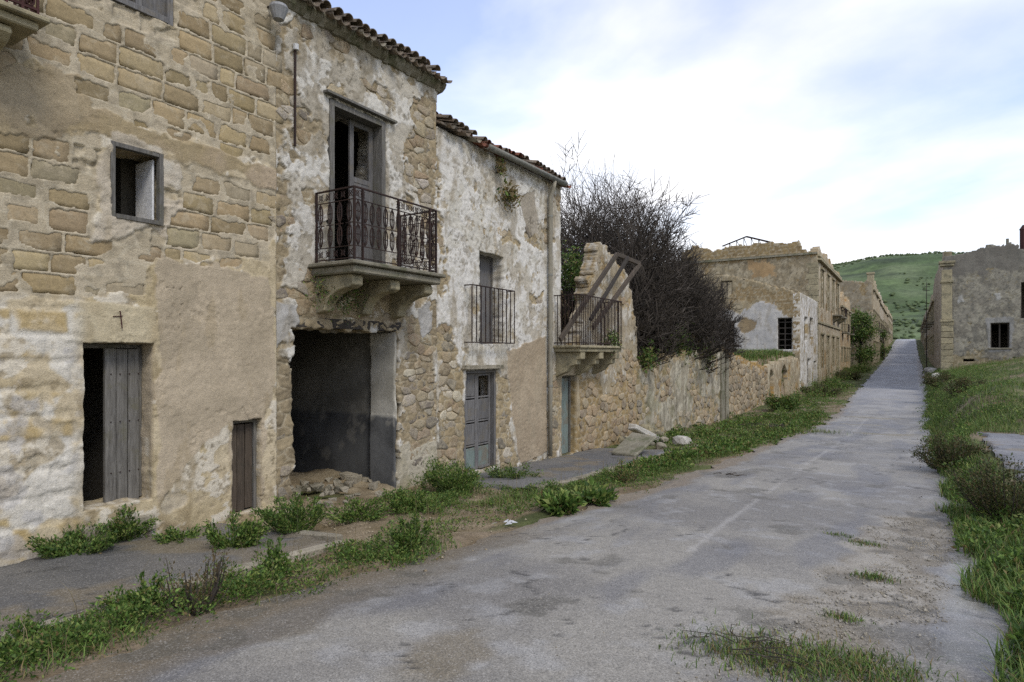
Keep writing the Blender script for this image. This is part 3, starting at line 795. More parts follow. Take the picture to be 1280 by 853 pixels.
# -- roof tiles (coppi)
def tile_mesh():
    m = MB(); n = 7; L = .42
    for k, (r0, r1) in enumerate(((.085, .065), (.073, .053))):
        vs = []
        for y, r in ((0, r0), (L, r1)):
            for i in range(n + 1):
                a = math.pi * i / n; vs.append((y, math.cos(a) * r, math.sin(a) * r * .9))
        m.add(vs, [])
    N = n + 1; F_ = []
    for i in range(n):
        F_ += [(i, i + 1, N + i + 1, N + i), (2 * N + i + 1, 2 * N + i, 3 * N + i, 3 * N + i + 1), (i + 1, i, 2 * N + i, 2 * N + i + 1), (N + i, N + i + 1, 3 * N + i + 1, 3 * N + i)]
    F_ += [(0, N, 3 * N, 2 * N), (n, 2 * N + n, 3 * N + n, N + n)]
    m.f = F_
    return m.mesh('tile')
TILE = tile_mesh()
def tile_roof(parent, s0, s1, eave_t, eave_z, rows=4, pitch=.42, seed=1, gaps=.04, mats=('tile',), sag=0.02):
    rs = random.Random(seed)
    n = int((s1 - s0) / .19)
    for r in range(rows):
        for k in range(n):
            for kind in (0, 1):
                if rs.random() < gaps: continue
                s = s0 + .1 + k * .19 + (.095 if kind else 0) + rs.uniform(-.012, .012)
                d = r * .33 + rs.uniform(-.05, .04) - (.05 if kind else 0)
                x = eave_t - d; z = eave_z + d * pitch + (.0 if kind else .055) + sag * math.sin(s * 1.9 + seed) + rs.uniform(-.008, .008)
                me = TILE if len(mats) == 1 or rs.random() < .7 else TILE2
                o = bpy.data.objects.new('tile', me)
                link(o, parent, (x, s, z))
                # local x runs up the slope (towards -x world), open side down for covers, up for channels
                tilt = math.atan(pitch) * .6 + rs.uniform(-.05, .05)
                rot = Matrix.Rotation(math.pi, 4, 'Z') @ Matrix.Rotation(-tilt, 4, 'Y') @ Matrix.Rotation(rs.uniform(-.06, .06), 4, 'Z')
                if kind: rot = Matrix.Rotation(math.pi, 4, 'Z') @ Matrix.Rotation(-tilt, 4, 'Y') @ Matrix.Rotation(math.pi, 4, 'X')
                o.rotation_euler = rot.to_euler()
TILE.materials.append(M['tile'])
TILE2 = TILE.copy(); TILE2.materials.clear(); TILE2.materials.append(M['tile_red'])

# -- joinery
def planked_leaf(parent, mat, x, s0, s1, z0, z1, n, thick=.035, name='door', battens=(), seed=0, foot=0.0):
    rs = random.Random(seed)
    d = MB()
    for f in battens: d.box(x - thick - .025, x - thick, s0 + .02, s1 - .02, z0 + (z1 - z0) * f - .05, z0 + (z1 - z0) * f + .05)
    if not battens: d.box(x - thick - .012, x - thick - .002, s0 + .01, s1 - .01, z0 + .02, z1 - .02)
    root = d.build(name, mat, parent)
    w = (s1 - s0) / n
    for k in range(n):
        p = MB(); e = rs.uniform(-.006, .004)
        p.box(x - thick, x + e, s0 + k * w + .004, s0 + (k + 1) * w - .004, z0 + rs.uniform(0, .03) + foot, z1 - rs.uniform(0, .012))
        p.build('plank', mat, root, bevel=.004)
    return root
def frame(parent, mat, x0, x1, s0, s1, z0, z1, w, name='frame', sill=True, mid=False, bars=0):
    m = MB()
    m.box(x0, x1, s0, s0 + w, z0, z1); m.box(x0, x1, s1 - w, s1, z0, z1); m.box(x0 + .003, x1 - .003, s0 + w, s1 - w, z1 - w, z1)
    if sill: m.box(x0 + .003, x1 + .02, s0 + w, s1 - w, z0, z0 + w)
    if mid: m.box(x0 + .006, x1 - .006, (s0 + s1) / 2 - w / 2, (s0 + s1) / 2 + w / 2, z0 + w, z1 - w)
    for k in range(bars):
        z = z0 + (z1 - z0) * (k + 1) / (bars + 1); m.box(x0 + .01, x1 - .01, s0 + w, s1 - w, z - w * .3, z + w * .3)
    return m.build(name, mat, parent, bevel=.004)

# ================================================================== HOUSE WITH ASHLAR BLOCKS (near left)
XF = -D0
B1, B2, B3, B4 = F(345, 300)[0], F(546, 300)[0], F(701, 300)[0], F(797, 400)[0]
GB = -.95
def upto(a, b): return [a, b]
h1 = empty('stone_house', (XF, 3.5, -.5), 'tall house of tan stone blocks with patched plaster and a half open plank door', 'house')
door1 = rect(104, 428, 192, 640); sdoor = rect(290, 527, 327, 645); win1 = rect(139, 177, 203, 271)
a, b = F(128, -95), F(219, 33); tw = (F(128, 5)[0], F(219, 33)[0], F(219, 34)[1], F(219, 34)[1] + 1.3)
ops1 = [door1, sdoor, win1, tw]
blocks_zone = FP([(-420, -60), (352, -60), (352, 230), (338, 330), (262, 322), (190, 318), (186, 372), (100, 372), (40, 366), (-420, 410)])
smooth_tl = FP([(-60, 80), (50, 75), (90, 100), (105, 145), (40, 165), (-60, 150)])
band1 = FP([(60, 128), (130, 142), (350, 215), (352, 240), (330, 232), (250, 205), (150, 176), (60, 158)])
winp = FP([(118, 300), (128, 172), (205, 172), (216, 230), (226, 270), (205, 290), (140, 292)])
beige = FP([(188, 322), (250, 326), (336, 345), (345, 430), (335, 520), (330, 640), (292, 645), (286, 530), (255, 560), (215, 600), (196, 640), (196, 430)])
lint = FP([(72, 376), (195, 383), (198, 432), (80, 428)])
cream = FP([(-420, 400), (0, 372), (100, 372), (100, 700), (-420, 1100)])
fld1 = exposure([blocks_zone], [smooth_tl, band1, winp], 101, .75, .09)
sh1 = plaster_shade(fld1, 110, ('b7a98c', 'a99a79', 'c6beac'), ('aea28a', 'a3977e'), .012, '8f7f60', patches=[
    (band1, 'a09078', '958668', .005, .06), (smooth_tl, '9c8e74', '8f8168', .002, .22), (winp, 'b9b2a2', 'aea38f', .004, .12),
    (beige, 'ab9d85', '9e917a', .006, .07), (lint, 'b3a78a', 'a89a7c', .012, .02)], rough=.75, white=.12, joint=.0085, subn=.26, mortar='b2a78f', rel=0)
def shade1(U, Z):
    c, h = sh1(U, Z)
    # swollen block courses show through the thin render low down on the left
    w = ss(-sd_poly(U, Z, cream), -.1, .15)
    rw = .27; row = np.floor(Z / rw); uu = (U + .23 * (row % 2) + .1 * _hash(row, row * 0, 3)) / .5
    d = np.minimum(np.abs((Z / rw) % 1 - .5), .62 - np.abs(uu % 1 - .5) * 0 - .12)
    edge = np.minimum(.5 - np.abs((Z / rw) % 1 - .5), (.5 - np.abs(uu % 1 - .5)) * 1.8)
    tone = _hash(row, np.floor(uu), 8)
    k = ss(edge + .10 * fbm(U, Z, .2, 3, 104), .05, .22) * w
    h = h + .014 * k
    bare = k * ss(tone + .5 * fbm(U, Z, .35, 4, 105), .55, .8)
    c = mixc(c, mixc(lin('b09a66'), lin('a58f60'), tone), bare * .7)
    c = mixc(c, lin('c6c1b4'), w * (1 - bare) * .85 * ss(fbm(U, Z, .5, 5, 106), -.2, .05))
    c = mixc(c, lin('a7a4a0'), w * .5 * ss(fbm(U, Z, .28, 4, 107), .3, .5))
    # joints smeared over the block edges
    return c, h
BLK = [p for p in ashlar_cells(2.2, B1 - .03, 2.05, 7.45, .235, .43, 5) if float(fld1(np.array([sum(q[0] for q in p) / 4]), np.array([sum(q[1] for q in p) / 4]))[0]) > .0]
shade1_base = shade1
def shade1(U, Z):                             # the joints are flush and pale, the block faces sit a little behind them
    c, h = shade1_base(U, Z)
    d = np.full(U.shape, -1.0)
    Un = U + .012 * fbm(U, Z, .13, 3, 141) + .006 * fbm(U, Z, .04, 2, 142); Zn = Z + .010 * fbm(U, Z, .13, 3, 143) + .006 * fbm(U, Z, .04, 2, 144)
    for p in BLK:
        a0, a1 = min(q[0] for q in p), max(q[0] for q in p); b0, b1 = min(q[1] for q in p), max(q[1] for q in p)
        m = np.nonzero((U > a0 - .04) & (U < a1 + .04) & (Z > b0 - .04) & (Z < b1 + .04))[0]
        d[m] = np.maximum(d[m], np.minimum(np.minimum(Un[m] - a0, a1 - Un[m]), np.minimum(Zn[m] - b0, b1 - Zn[m])))
    k = ss(d - .012 * ss(fbm(U, Z, .5, 3, 145), .0, .5) * 3, .002, .012) * ss(fld1(U, Z), -.02, .03) * (1 - .9 * ss(fbm(U, Z, .45, 4, 146), .42, .5))
    return c, h - .035 * k
w1 = panel('wall', h1, 's', XF, 1.6, B1, GB, 7.6, .016, shade1, ops1, thick=.5)
n = stones(w1, 's', XF, BLK, lambda u, z: True, ['9b8761', '95825c', 'a2906a', '8f7d5a', '9d8a65', '978a6c'], 6, 'block', front=(-.012, -.006), depth=.05, gap=-.006, npts=20, rnd=.1, openings=ops1, ch=.003, grey=.2, mat='block', jit=.4)
room(h1, 1.0, B1 + .1, -12.5, XF - .5, -.55, 7.3, (2.25, 4.75))
m = MB(); m.box(-12.8, XF + .25, .6, B1 + .15, 7.62, 7.8); m.build('roof', M['tile'], h1, bevel=.02)
# door: frame and one planked leaf, the other half gapes
d0, d1, dz0, dz1 = door1
fr = frame(h1, M['wood'], XF - .34, XF - .24, d0 + .01, d1 - .005, dz0, dz1 - .01, .05, 'door_frame', sill=False)
mid = F(136, 500)[0] + .05
lf = planked_leaf(h1, M['wood'], XF - .20, mid, d1 - .055, dz0 - .12, dz1 - .06, 3, .04, battens=(.12, .5, .88), seed=2)
m = MB(); m.box(XF - .215, XF - .19, mid + .005, d1 - .06, dz0 - .16, dz0 - .005); m.build('kickboard', M['wood'], lf)
m = MB()
for zz in (.18, .5, .8):
    for k in range(5): m.box(XF - .198, XF - .188, mid + .06 + k * .1, mid + .072 + k * .1, dz0 + (dz1 - dz0) * zz, dz0 + (dz1 - dz0) * zz + .012)
tag(m.build('door_nails', M['iron'], lf), kind='stuff')
for k, (dx, dz, w) in enumerate(((.30, -.24, 1.0), (.10, -.10, .95))):
    m = MB(); m.box(XF - .5, XF + dx - .25, d0 - .02, d0 + (d1 - d0) * w, dz0 + dz - .12, dz0 + dz + .08, .02); m.build('step', M['kerb'], h1, bevel=.02)
# low door
a0, a1, z0_, z1_ = sdoor
frame(h1, M['wood'], XF - .2, XF - .1, a0, a1 - .002, z0_, z1_, .045, 'door_frame', sill=False)
planked_leaf(h1, M['wood_brown'], XF - .13, a0 + .05, a1 - .05, z0_, z1_ - .06, 3, .03, battens=(.2, .8), seed=4)
# window with a grey frame, white shutter leaf ajar
a0, a1, z0_, z1_ = win1
frame(h1, M['wood'], XF - .06, XF + .015, a0 - .01, a1 + .01, z0_ - .01, z1_ + .01, .05, 'window_frame')
m = MB(); m.box(XF - .44, XF - .08, a1 - .075, a1 - .05, z0_ + .06, z1_ - .06); m.build('shutter', M['litter'], h1, bevel=.004)
a0, a1, z0_, z1_ = tw
fr = frame(h1, M['wood_blue'], XF - .12, XF - .02, a0 + .01, a1 - .01, z0_ + .005, z1_, .07, 'window_frame', mid=True)
m = MB(); m.box(XF - .085, XF - .075, a0 + .36, a1 - .08, z0_ + .08, z1_ - .08); m.build('shutter', M['wood_blue'], fr)
# iron hook above the door, insulators at the corner
m = MB(); p = F(148, 395); m.tube([(XF - .05, p[0], p[1] + .06), (XF + .04, p[0], p[1] + .05), (XF + .04, p[0] + .02, p[1] - .14)], .006, 6)
m.bar((XF + .03, p[0] - .07, p[1] - .01), (XF + .03, p[0] + .03, p[1]), .008); m.build('iron_hook', M['iron_red'], h1)

# -- broken balcony at the top left corner of the frame
hb = empty('balcony', (XF, 2.0, 4.7), 'bit of a stone balcony with red brown rail on the tall block house', 'balcony')
sb = F(64, 25, 6.75)[0]; zb = F(60, 22, 6.75)[1]
m = MB(); m.box(XF + .03, XF + .65, .4, sb, zb - .05, zb); m.box(XF + .03, XF + .58, .45, sb - .07, zb - .13, zb - .052); m.build('slab', M['corbel'], hb, bevel=.012)
for s in (sb - .45, sb - 1.6):
    m = MB(); pr = [(XF + .0, zb - .14), (XF + .5, zb - .14), (XF + .52, zb - .2), (XF + .42, zb - .27), (XF + .2, zb - .34), (XF + .06, zb - .46), (XF + .0, zb - .5)]
    m.prism(pr, s, s + .2, 'y'); m.build('corbel', M['corbel'], hb, bevel=.012)
m = MB(); xr = XF + .58; se = sb - .08
for (p, r) in (((xr, .5, zb + .06), (xr, se, zb + .06)), ((xr, .5, zb + .95), (xr, se, zb + .95)), ((xr, .5, zb + .2), (xr, se, zb + .2)), ((XF, se, zb + .06), (xr, se, zb + .06)), ((XF, se, zb + .2), (xr, se, zb + .2)), ((XF, se, zb + .95), (xr, se, zb + .95))):
    m.bar(p, r, .022)
m.build('rail', M['iron_red'], hb)
for k in range(14):
    y = se - k * .12
    m = MB(); m.bar((xr, y, zb), (xr, y, zb + .95), .02)
    if k < 6: m.tube([(xr, y - .06 + .035 * math.cos(a_), zb + .13 + .05 * math.sin(a_)) for a_ in np.linspace(0, 6.28, 13)[:-1]], .007, 5, closed=True)
    m.build('baluster', M['iron_red'], hb)
for k in range(4):
    m = MB(); m.bar((xr - .12 * (k + 1), se, zb), (xr - .12 * (k + 1), se, zb + .95), .02); m.build('baluster', M['iron_red'], hb)

# ================================================================== HOUSE WITH THE ORNATE BALCONY
h2 = empty('plaster_house', (XF, 7.4, -.6), 'two storey house with ornate iron balcony above a wide dark opening', 'house')
E2 = F(552, 112)[1]
big = (F(367, 500)[0], F(499, 500)[0], -.62, F(367, 408)[1])
bdoor = (F(412, 122)[0], F(480, 150)[0], F(443, 326, 6.6)[1], F(412, 124)[1])
ops2 = [big, bdoor]
ex2 = [FP([(338, 15), (372, 25), (366, 90), (368, 130), (352, 200), (364, 240), (362, 330), (350, 420), (372, 470), (366, 520), (372, 640), (335, 655), (342, 560), (332, 400), (340, 250)]),
       FP([(516, 118), (548, 128), (548, 240), (542, 300), (524, 290), (512, 240), (508, 190), (520, 160)]),
       FP([(500, 400), (520, 370), (548, 350), (549, 480), (546, 560), (520, 600), (500, 560)]),
       FP([(395, 335), (540, 352), (502, 420), (360, 412), (348, 380), (372, 350)]),
       FP([(430, 90), (480, 108), (500, 135), (470, 120), (430, 105)])]
cv2 = [FP([(334, 372), (372, 382), (372, 402), (352, 425), (338, 452)]), FP([(522, 385), (538, 372), (540, 412), (528, 425)])]
fld2 = exposure(ex2, cv2, 201, .6, .2, .5)
sh2 = plaster_shade(fld2, 210, ('b3ac9c', '9f9786', 'c5c1b6'), ('9a8b6e', '857860'), .024, '857b67', patches=[
    (cv2[0], 'a5a29b', '98948b', .004, .05), (cv2[1], 'a5a29b', '96938c', .004, .05),
    (FP([(500, 560), (545, 550), (585, 595), (560, 625), (500, 640)]), 'a8a08c', '989078', .0, .08)], rough=1.4, white=.02)
w2 = panel('wall', h2, 's', XF - .012, B1 + .004, B2, GB, E2 + .02, .016, sh2, ops2, thick=.62, rag=.05)
cells = voronoi_cells(B1 + .05, B2 - .04, -.7, E2 - .05, .145, .25, 12)
stones(w2, 's', XF - .012, cells, lambda u, z: float(fld2(np.array([u]), np.array([z]))[0]) > -.01, ['a48757', '97805a', 'b09a6c', '8f8068', 'b3a688', '9a7f52', '7d7260', 'a89c84'], 7, front=(-.014, .02), openings=ops2, npts=11)
# inner room with a dark dado and a vaulted recess
def room_shade(U, Z):
    k = ss(Z - .62 + .02 * fbm(U, Z, .3, 3, 71), -.015, .015)
    lo = mixc(lin('585856'), lin('474746'), ss(fbm(U, Z, .7, 4, 72), -.5, .5)); hi = mixc(lin('77746b'), lin('66635a'), ss(fbm(U, Z, .6, 4, 73), -.5, .5))
    c = mixc(lo, hi, k); c = mixc(c, lin('8f8b80'), .4 * ss(fbm(U, Z, .25, 4, 74), .4, .7)); return c, .01 * fbm(U, Z, .5, 3, 75) - .008 * k
panel('inner_wall', h2, 's', -11.2, B1 - 1.5, B2 - .2, -.8, 3.0, .06, room_shade, thick=.2, mat='room')
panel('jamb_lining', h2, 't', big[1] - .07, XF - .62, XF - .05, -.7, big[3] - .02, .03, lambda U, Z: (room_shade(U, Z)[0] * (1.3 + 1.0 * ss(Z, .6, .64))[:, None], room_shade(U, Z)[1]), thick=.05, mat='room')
panel('inner_wall', h2, 't', big[1] + .012, -11.2, XF - .64, -.8, 3.0, .05, room_shade, thick=.15, mat='room')
room(h2, B1 - 1.7, B2 - .02, -12.5, XF - .66, -.75, E2 - .1, (bdoor[2] - .02,))
m = MB()                                      # arch springing across the room
arc = [(-8.05 - .35 - 2.6 * math.sin(a_), .9 + 1.55 * (1 - math.cos(a_))) for a_ in np.linspace(0, 1.45, 9)]
for i in range(8): m.add([(arc[i + j][0], y, arc[i + j][1] + dz) for j in (0, 1) for y in (B1 + .1, B1 + .5) for dz in (0, .5)], [(0, 1, 3, 2), (4, 6, 7, 5), (0, 2, 6, 4), (1, 5, 7, 3), (0, 4, 5, 1), (2, 3, 7, 6)])
m.build('arch', M['concrete'], h2)
# earth spilled in the opening
rg = random.Random(3)
for k in range(60):
    m = MB(); r = rg.uniform(.03, .10) * (1.3 if k < 8 else .8); y = rg.uniform(big[0] + .05, big[1] - .05); x = XF - rg.uniform(-.3, 1.2)
    vs = [(rg.uniform(.35, 1.25) * r * a_, rg.uniform(.35, 1.25) * r * b_, rg.uniform(.3, .95) * r * c_) for a_ in (-1, 1) for b_ in (-1, 1) for c_ in (-1, 1)]
    m.add(vs, [(0, 1, 3, 2), (4, 6, 7, 5), (0, 4, 5, 1), (2, 3, 7, 6), (0, 2, 6, 4), (1, 5, 7, 3)])
    o = m.build('rubble_stone', M['kerb'], None, bevel=r * .06, loc=(x, y, gz(y, x) + r * .35 + (.09 if x < XF - .1 else .0)))
    o.rotation_euler = (0, 0, rg.uniform(0, 3))
    tag(o, 'lump of fallen stone on the earth in the wide dark opening', 'stone', 'stones in the wide opening')
U_, T_, q_ = grid(np.arange(big[0] - 1.3, big[1] + .3, .06), np.arange(-11, XF + .5, .08))
Zm = -.62 + .10 * fbm(U_, T_, .6, 4, 76) + .10 * ss(-T_, 7.2, 8.2) - .35 * ss(T_, XF + .1, XF + .5) - .3 * (1 - ss(np.minimum(U_ - big[0], big[1] - U_), -.02, .1)) * (T_ > XF - .7)
me = np_mesh('earth_floor', np.stack([T_, U_, Zm], 1), q_, col=mixc(lin('7b6d55'), lin('94866c'), ss(fbm(U_, T_, .25, 4, 77), -.4, .4)))
obj('earth_floor', me, M['soil'], h2, smooth=True)
m = MB(); m.box(XF - .6, XF - .02, big[0] - .15, big[1] + .15, big[3] - .005, big[3] + .14, .01); m.build('lintel', M['wood_dark'], h2)
# cornice and tiled eave
m = MB()
for i in range(40):
    s0 = B1 - .02 + (B2 + .14 - B1) * i / 40; s1 = s0 + (B2 + .14 - B1) / 40
    j = .012 * math.sin(i * 2.1) + rg.uniform(-.012, .012)
    m.prism([(XF - .1, E2 - .10), (XF + .04, E2 - .08 + j), (XF + .10 + j, E2 - .02), (XF + .13 + j, E2 + .05), (XF + .11, E2 + .1), (XF - .1, E2 + .12)], s0, s1, 'y')
m.build('cornice', M['concrete'], h2)
rf = MB(); rf.add([(XF + .08, B1 + .02, E2 + .10), (XF + .08, B2 + .1, E2 + .10), (-10, B2 + .1, E2 + 1.25), (-10, B1 + .02, E2 + 1.25), (XF + .08, B1 + .02, E2 + .13), (XF + .08, B2 + .1, E2 + .13), (-10, B2 + .1, E2 + 1.28), (-10, B1 + .02, E2 + 1.28)],
       [(0, 1, 2, 3), (4, 7, 6, 5), (0, 4, 5, 1), (1, 5, 6, 2), (2, 6, 7, 3), (3, 7, 4, 0)])
roof2 = rf.build('roof', M['tile'], h2)
tile_roof(roof2, B1 + .08, B2 + .1, XF + .2, E2 + .11, 5, .42, 4)
# balcony door: frame, transom, one tall leaf with panes, the other missing
a0, a1, z0_, z1_ = bdoor
frame(h2, M['wood'], XF - .25, XF + .03, a0 - .01, a1 + .01, z0_, z1_, .085, 'door_frame', sill=False)
m = MB(); m.bar((XF + .04, a0 - .12, z1_ + .07), (XF + .04, a1 + .22, z1_ + .055), .12, .035); m.build('drip_board', M['wood'], h2)
x = XF - .16; s0 = (a0 + a1) / 2 - .02; s1 = a1 - .09
lf = frame(h2, M['wood_blue'], x - .04, x, s0, s1, z0_ + .02, z1_ - .09, .085, 'door')
m = MB(); m.box(x - .035, x - .004, s0 + .085, s1 - .085, z0_ + 1.45, z0_ + 1.53); m.box(x - .035, x - .004, s0 + .085, s1 - .085, z0_ + .9, z0_ + .98); m.box(x - .025, x - .012, s0 + .085, s1 - .085, z0_ + .1, z0_ + .9); m.box(x - .025, x - .012, s0 + .085, s1 - .085, z0_ + .98, z0_ + 1.45); m.build('panel', M['wood_blue'], lf)
# lamp shade and conduit beside the corner
lp = empty('wall_lamp', (XF + .1, B1 + .05, F(349, 17)[1]), 'grey enamel conical lamp at the top where two houses meet', 'lamp')
ps, pz = F(347, 17, 7.2); m = MB()
m.tube([(XF + .22, ps, pz - .09), (XF + .22, ps, pz - .05), (XF + .22, ps, pz + .06), (XF + .22, ps, pz + .1)], [.07, .085, .125, .11], 14); m.build('shade', M['ceramic'], lp, smooth=False)
m = MB(); m.tube([(XF - .05, ps, pz + .14), (XF + .22, ps, pz + .14), (XF + .22, ps, pz + .08)], .015, 6); m.build('bracket', M['iron'], lp)
cd = empty('cable_conduit', (XF, F(367, 120)[0], 3.5), 'thin black iron conduit running down the plaster beside the balcony door', 'pipe')
p, r = F(367, 62), F(367, 183); m = MB(); m.tube([(XF + .035, p[0], p[1]), (XF + .03, r[0], r[1])], .017, 6); m.build('tube', M['iron'], cd)
m = MB(); m.tube([(XF + .05, p[0], p[1] - .02), (XF + .05, p[0], p[1] + .06)], .04, 8); m.build('insulator', M['litter'], cd)

# -- ornate balcony
ob = empty('ornate_balcony', (XF, 7.3, 3.0), 'stone balcony with ornate rusted iron railing of stacked ovals', 'balcony')
XB = -6.6; sA, zt = F(443, 233, 6.6); sB = F(545, 262, 6.6)[0]; zs_ = F(443, 326, 6.6)[1]
m = MB(); m.box(XF - .05, XB + .12, sA - .13, sB + .12, zs_ - .055, zs_ + .0); m.build('slab', M['concrete'], ob, bevel=.012)
m = MB(); m.box(XF - .05, XB + .06, sA - .06, sB + .06, zs_ - .17, zs_ - .057); m.build('slab_moulding', M['concrete'], ob, bevel=.02)
for s in (sA + .02, (sA + sB) / 2 - .1, sB - .22):
    z = zs_ - .172; pr = [(XF - .05, z), (XB - .08, z), (XB - .05, z - .05), (XB - .05, z - .15), (XB - .14, z - .19)]
    pr += [(XB - .14 - .5 * math.sin(a_), z - .19 - .34 * (1 - math.cos(a_))) for a_ in np.linspace(.2, 1.5, 6)] + [(XF - .05, z - .55)]
    m = MB(); m.prism(pr, s, s + .2, 'y'); m.build('corbel', M['corbel'], ob, bevel=.012)
zb0, zt0 = zs_ + .03, zt
def rail_side(p, r, n, name):                # p, r: ground points (x, s); a run of rail with n oval balusters
    px, ps = p; rx, rs_ = r
    for z, w in ((zt0, .03), (zb0 + .02, .02), (zt0 - .17, .016), (zb0 + .19, .016)):
        mm = MB(); mm.bar((px, ps, z), (rx, rs_, z), w, w * .7); mm.build('rail', M['iron'], ob)
    for k in range(n):
        f = (k + .5) / n; x = px + (rx - px) * f; s = ps + (rs_ - ps) * f
        o = bpy.data.objects.new('baluster', OVAL); link(o, ob, (x, s, 0)); o.rotation_euler = (0, 0, math.atan2(rs_ - ps, rx - px))
def scroll(m, cx, cz, r):
    m.tube([(cx + r * math.cos(a_), 0, cz + r * math.sin(a_)) for a_ in np.linspace(0, 6.28, 11)[:-1]], .006, 4, closed=True)
m = MB(); zA, zB_ = zb0 + .19, zt0 - .17; hh = (zB_ - zA) / 2; w_ = .042
for c_ in (zA + hh * .5, zA + hh * 1.5):
    m.tube([(w_ * math.cos(a_), 0, c_ + hh * .42 * math.sin(a_)) for a_ in np.linspace(0, 6.2832, 15)[:-1]], .0095, 5, closed=True)
    m.bar((-w_, 0, c_), (w_, 0, c_), .012); m.bar((0, 0, c_ - hh * .42), (0, 0, c_ + hh * .42), .012)
m.bar((0, 0, zA), (0, 0, zA + hh * .08), .014); m.bar((0, 0, zB_ - hh * .08), (0, 0, zB_), .014); m.bar((-.07, 0, zA + hh), (.07, 0, zA + hh), .012); scroll(m, 0, zA + hh, .022)
OVAL = m.mesh('baluster'); OVAL.materials.append(M['iron'])
rail_side((XB, sA), (XB, sB), 13, 'front'); rail_side((XF + .02, sA), (XB, sA), 4, 'side'); rail_side((XF + .02, sB), (XB, sB), 4, 'side')
for (x, s) in ((XB, sA), (XB, sB), (XF + .03, sA), (XF + .03, sB), (XB, (sA + sB) / 2), (XB, sA + .16), (XB, sB - .16)):
    m = MB(); m.bar((x, s, zs_), (x, s, zt0), .028); m.build('post', M['iron'], ob)
for run in range(3):                         # scroll bands under the top rail and above the bottom rail, partly lost
    m = MB()
    n_ = 17 if run == 0 else 5
    for k in range(n_):
        f = (k + .5) / n_
        if run == 0 and .12 < f < .5: continue
        for cz in (zt0 - .085, zb0 + .1):
            if run == 0 and cz < zb0 + .2 and f < .45: continue
            mm = MB(); scroll(mm, 0, cz, .035); mm.bar((-.045, 0, cz - .05), (.045, 0, cz + .05), .008); mm.bar((-.045, 0, cz + .05), (.045, 0, cz - .05), .008)
            for (vx, vy, vz) in mm.v: pass
            if run == 0: vv = [(XB + vy, sA + (sB - sA) * f + vx, vz) for vx, vy, vz in mm.v]
            else: vv = [(XF + .05 + (XB - XF - .05) * f + vx, (sA if run == 1 else sB) + vy, vz) for vx, vy, vz in mm.v]
            m.add(vv, mm.f)
    tag(m.build('scrollwork', M['iron'], ob), kind='stuff')

# ================================================================== HOUSE WITH THE DOWNPIPE
h3 = empty('plaster_house', (XF, 11.5, -.8), 'white flaking plaster house with a downpipe, barred window and faded blue door', 'house')
E3 = F(553, 163)[1]
win3 = (F(600, 370)[0], F(630, 370)[0], F(600, 430)[1], F(600, 314)[1])
door3 = (F(582, 500)[0], F(622, 500)[0], F(582, 594)[1], F(582, 463)[1])
ops3 = [win3, door3]
ex3 = [FP([(546, 400), (570, 430), (583, 470), (583, 600), (546, 600)]), FP([(622, 470), (640, 460), (640, 530), (648, 595), (622, 600)]), FP([(640, 590), (682, 575), (684, 590), (640, 605)]),
       FP([(684, 470), (702, 455), (702, 560), (690, 590), (684, 560)]), FP([(547, 240), (556, 300), (552, 340), (547, 330)]), FP([(634, 290), (648, 292), (650, 312), (638, 305)])]
cv3 = [FP([(634, 440), (682, 420), (684, 565), (650, 580), (640, 520)])]
fld3 = exposure(ex3, cv3, 301, .62, .16, .45)
sh3 = plaster_shade(fld3, 310, ('bdb8aa', 'aca493', 'cac6bc'), ('a09070', '8b7c60'), .024, '938872', patches=[
    (cv3[0], 'a2937b', '968770', .012, .05), (FP([(650, 245), (668, 238), (672, 290), (660, 300)]), '9d9484', '8f8675', -.01, .04)], rough=1.2, white=.0)
w3 = panel('wall', h3, 's', XF - .02, B2 + .004, B3, GB - .1, E3 + .02, .018, sh3, ops3, thick=.45, rag=.02)
cells = voronoi_cells(B2 + .05, B3 - .04, -1.0, E3 - .05, .16, .27, 22)
stones(w3, 's', XF - .02, cells, lambda u, z: float(fld3(np.array([u]), np.array([z]))[0]) > -.005, ['a48a5a', '9a845c', 'b39f72', '94866b', 'b8ab8c', 'a08455', '82765f'], 8, front=(-.012, .022), openings=ops3, npts=11)
room(h3, B2 + .05, B3 - .02, -12.5, XF - .5, GB, E3 - .1, (win3[2] - .1,))
rf = MB(); rf.add([(XF + .1, B2, E3 + .06), (XF + .1, B3 + .05, E3 + .06), (-10, B3 + .05, E3 + 1.15), (-10, B2, E3 + 1.15), (XF + .1, B2, E3 + .1), (XF + .1, B3 + .05, E3 + .1), (-10, B3 + .05, E3 + 1.2), (-10, B2, E3 + 1.2)],
       [(0, 1, 2, 3), (4, 7, 6, 5), (0, 4, 5, 1), (1, 5, 6, 2), (2, 6, 7, 3), (3, 7, 4, 0)])
roof3 = rf.build('roof', M['tile'], h3)
tile_roof(roof3, B2 + .05, B3 + .1, XF + .16, E3 + .08, 5, .42, 9, .08, ('tile', 'tile_red'), .04)
g0 = F(598, 190)[0]; g1 = F(697, 225)[0]
m = MB(); prof = [(XF + .2 + .085 * math.cos(a_), E3 + .02 + .085 * math.sin(a_)) for a_ in np.linspace(math.pi, 2 * math.pi, 8)] + [(XF + .2 + .07 * math.cos(a_), E3 + .02 + .07 * math.sin(a_)) for a_ in np.linspace(2 * math.pi, math.pi, 8)]
m.prism(prof, g0, g1, 'y'); m.build('gutter', M['gutter'], h3, smooth=True)
dp = F(684, 300)[0]; m = MB(); m.tube([(XF + .2, dp, E3 - .05), (XF + .17, dp, E3 - .2), (XF + .09, dp, E3 - .42), (XF + .085, dp, 1.0), (XF + .085, dp, -.75)], .052, 12); pipe = m.build('downpipe', M['pipe'], h3, smooth=True)
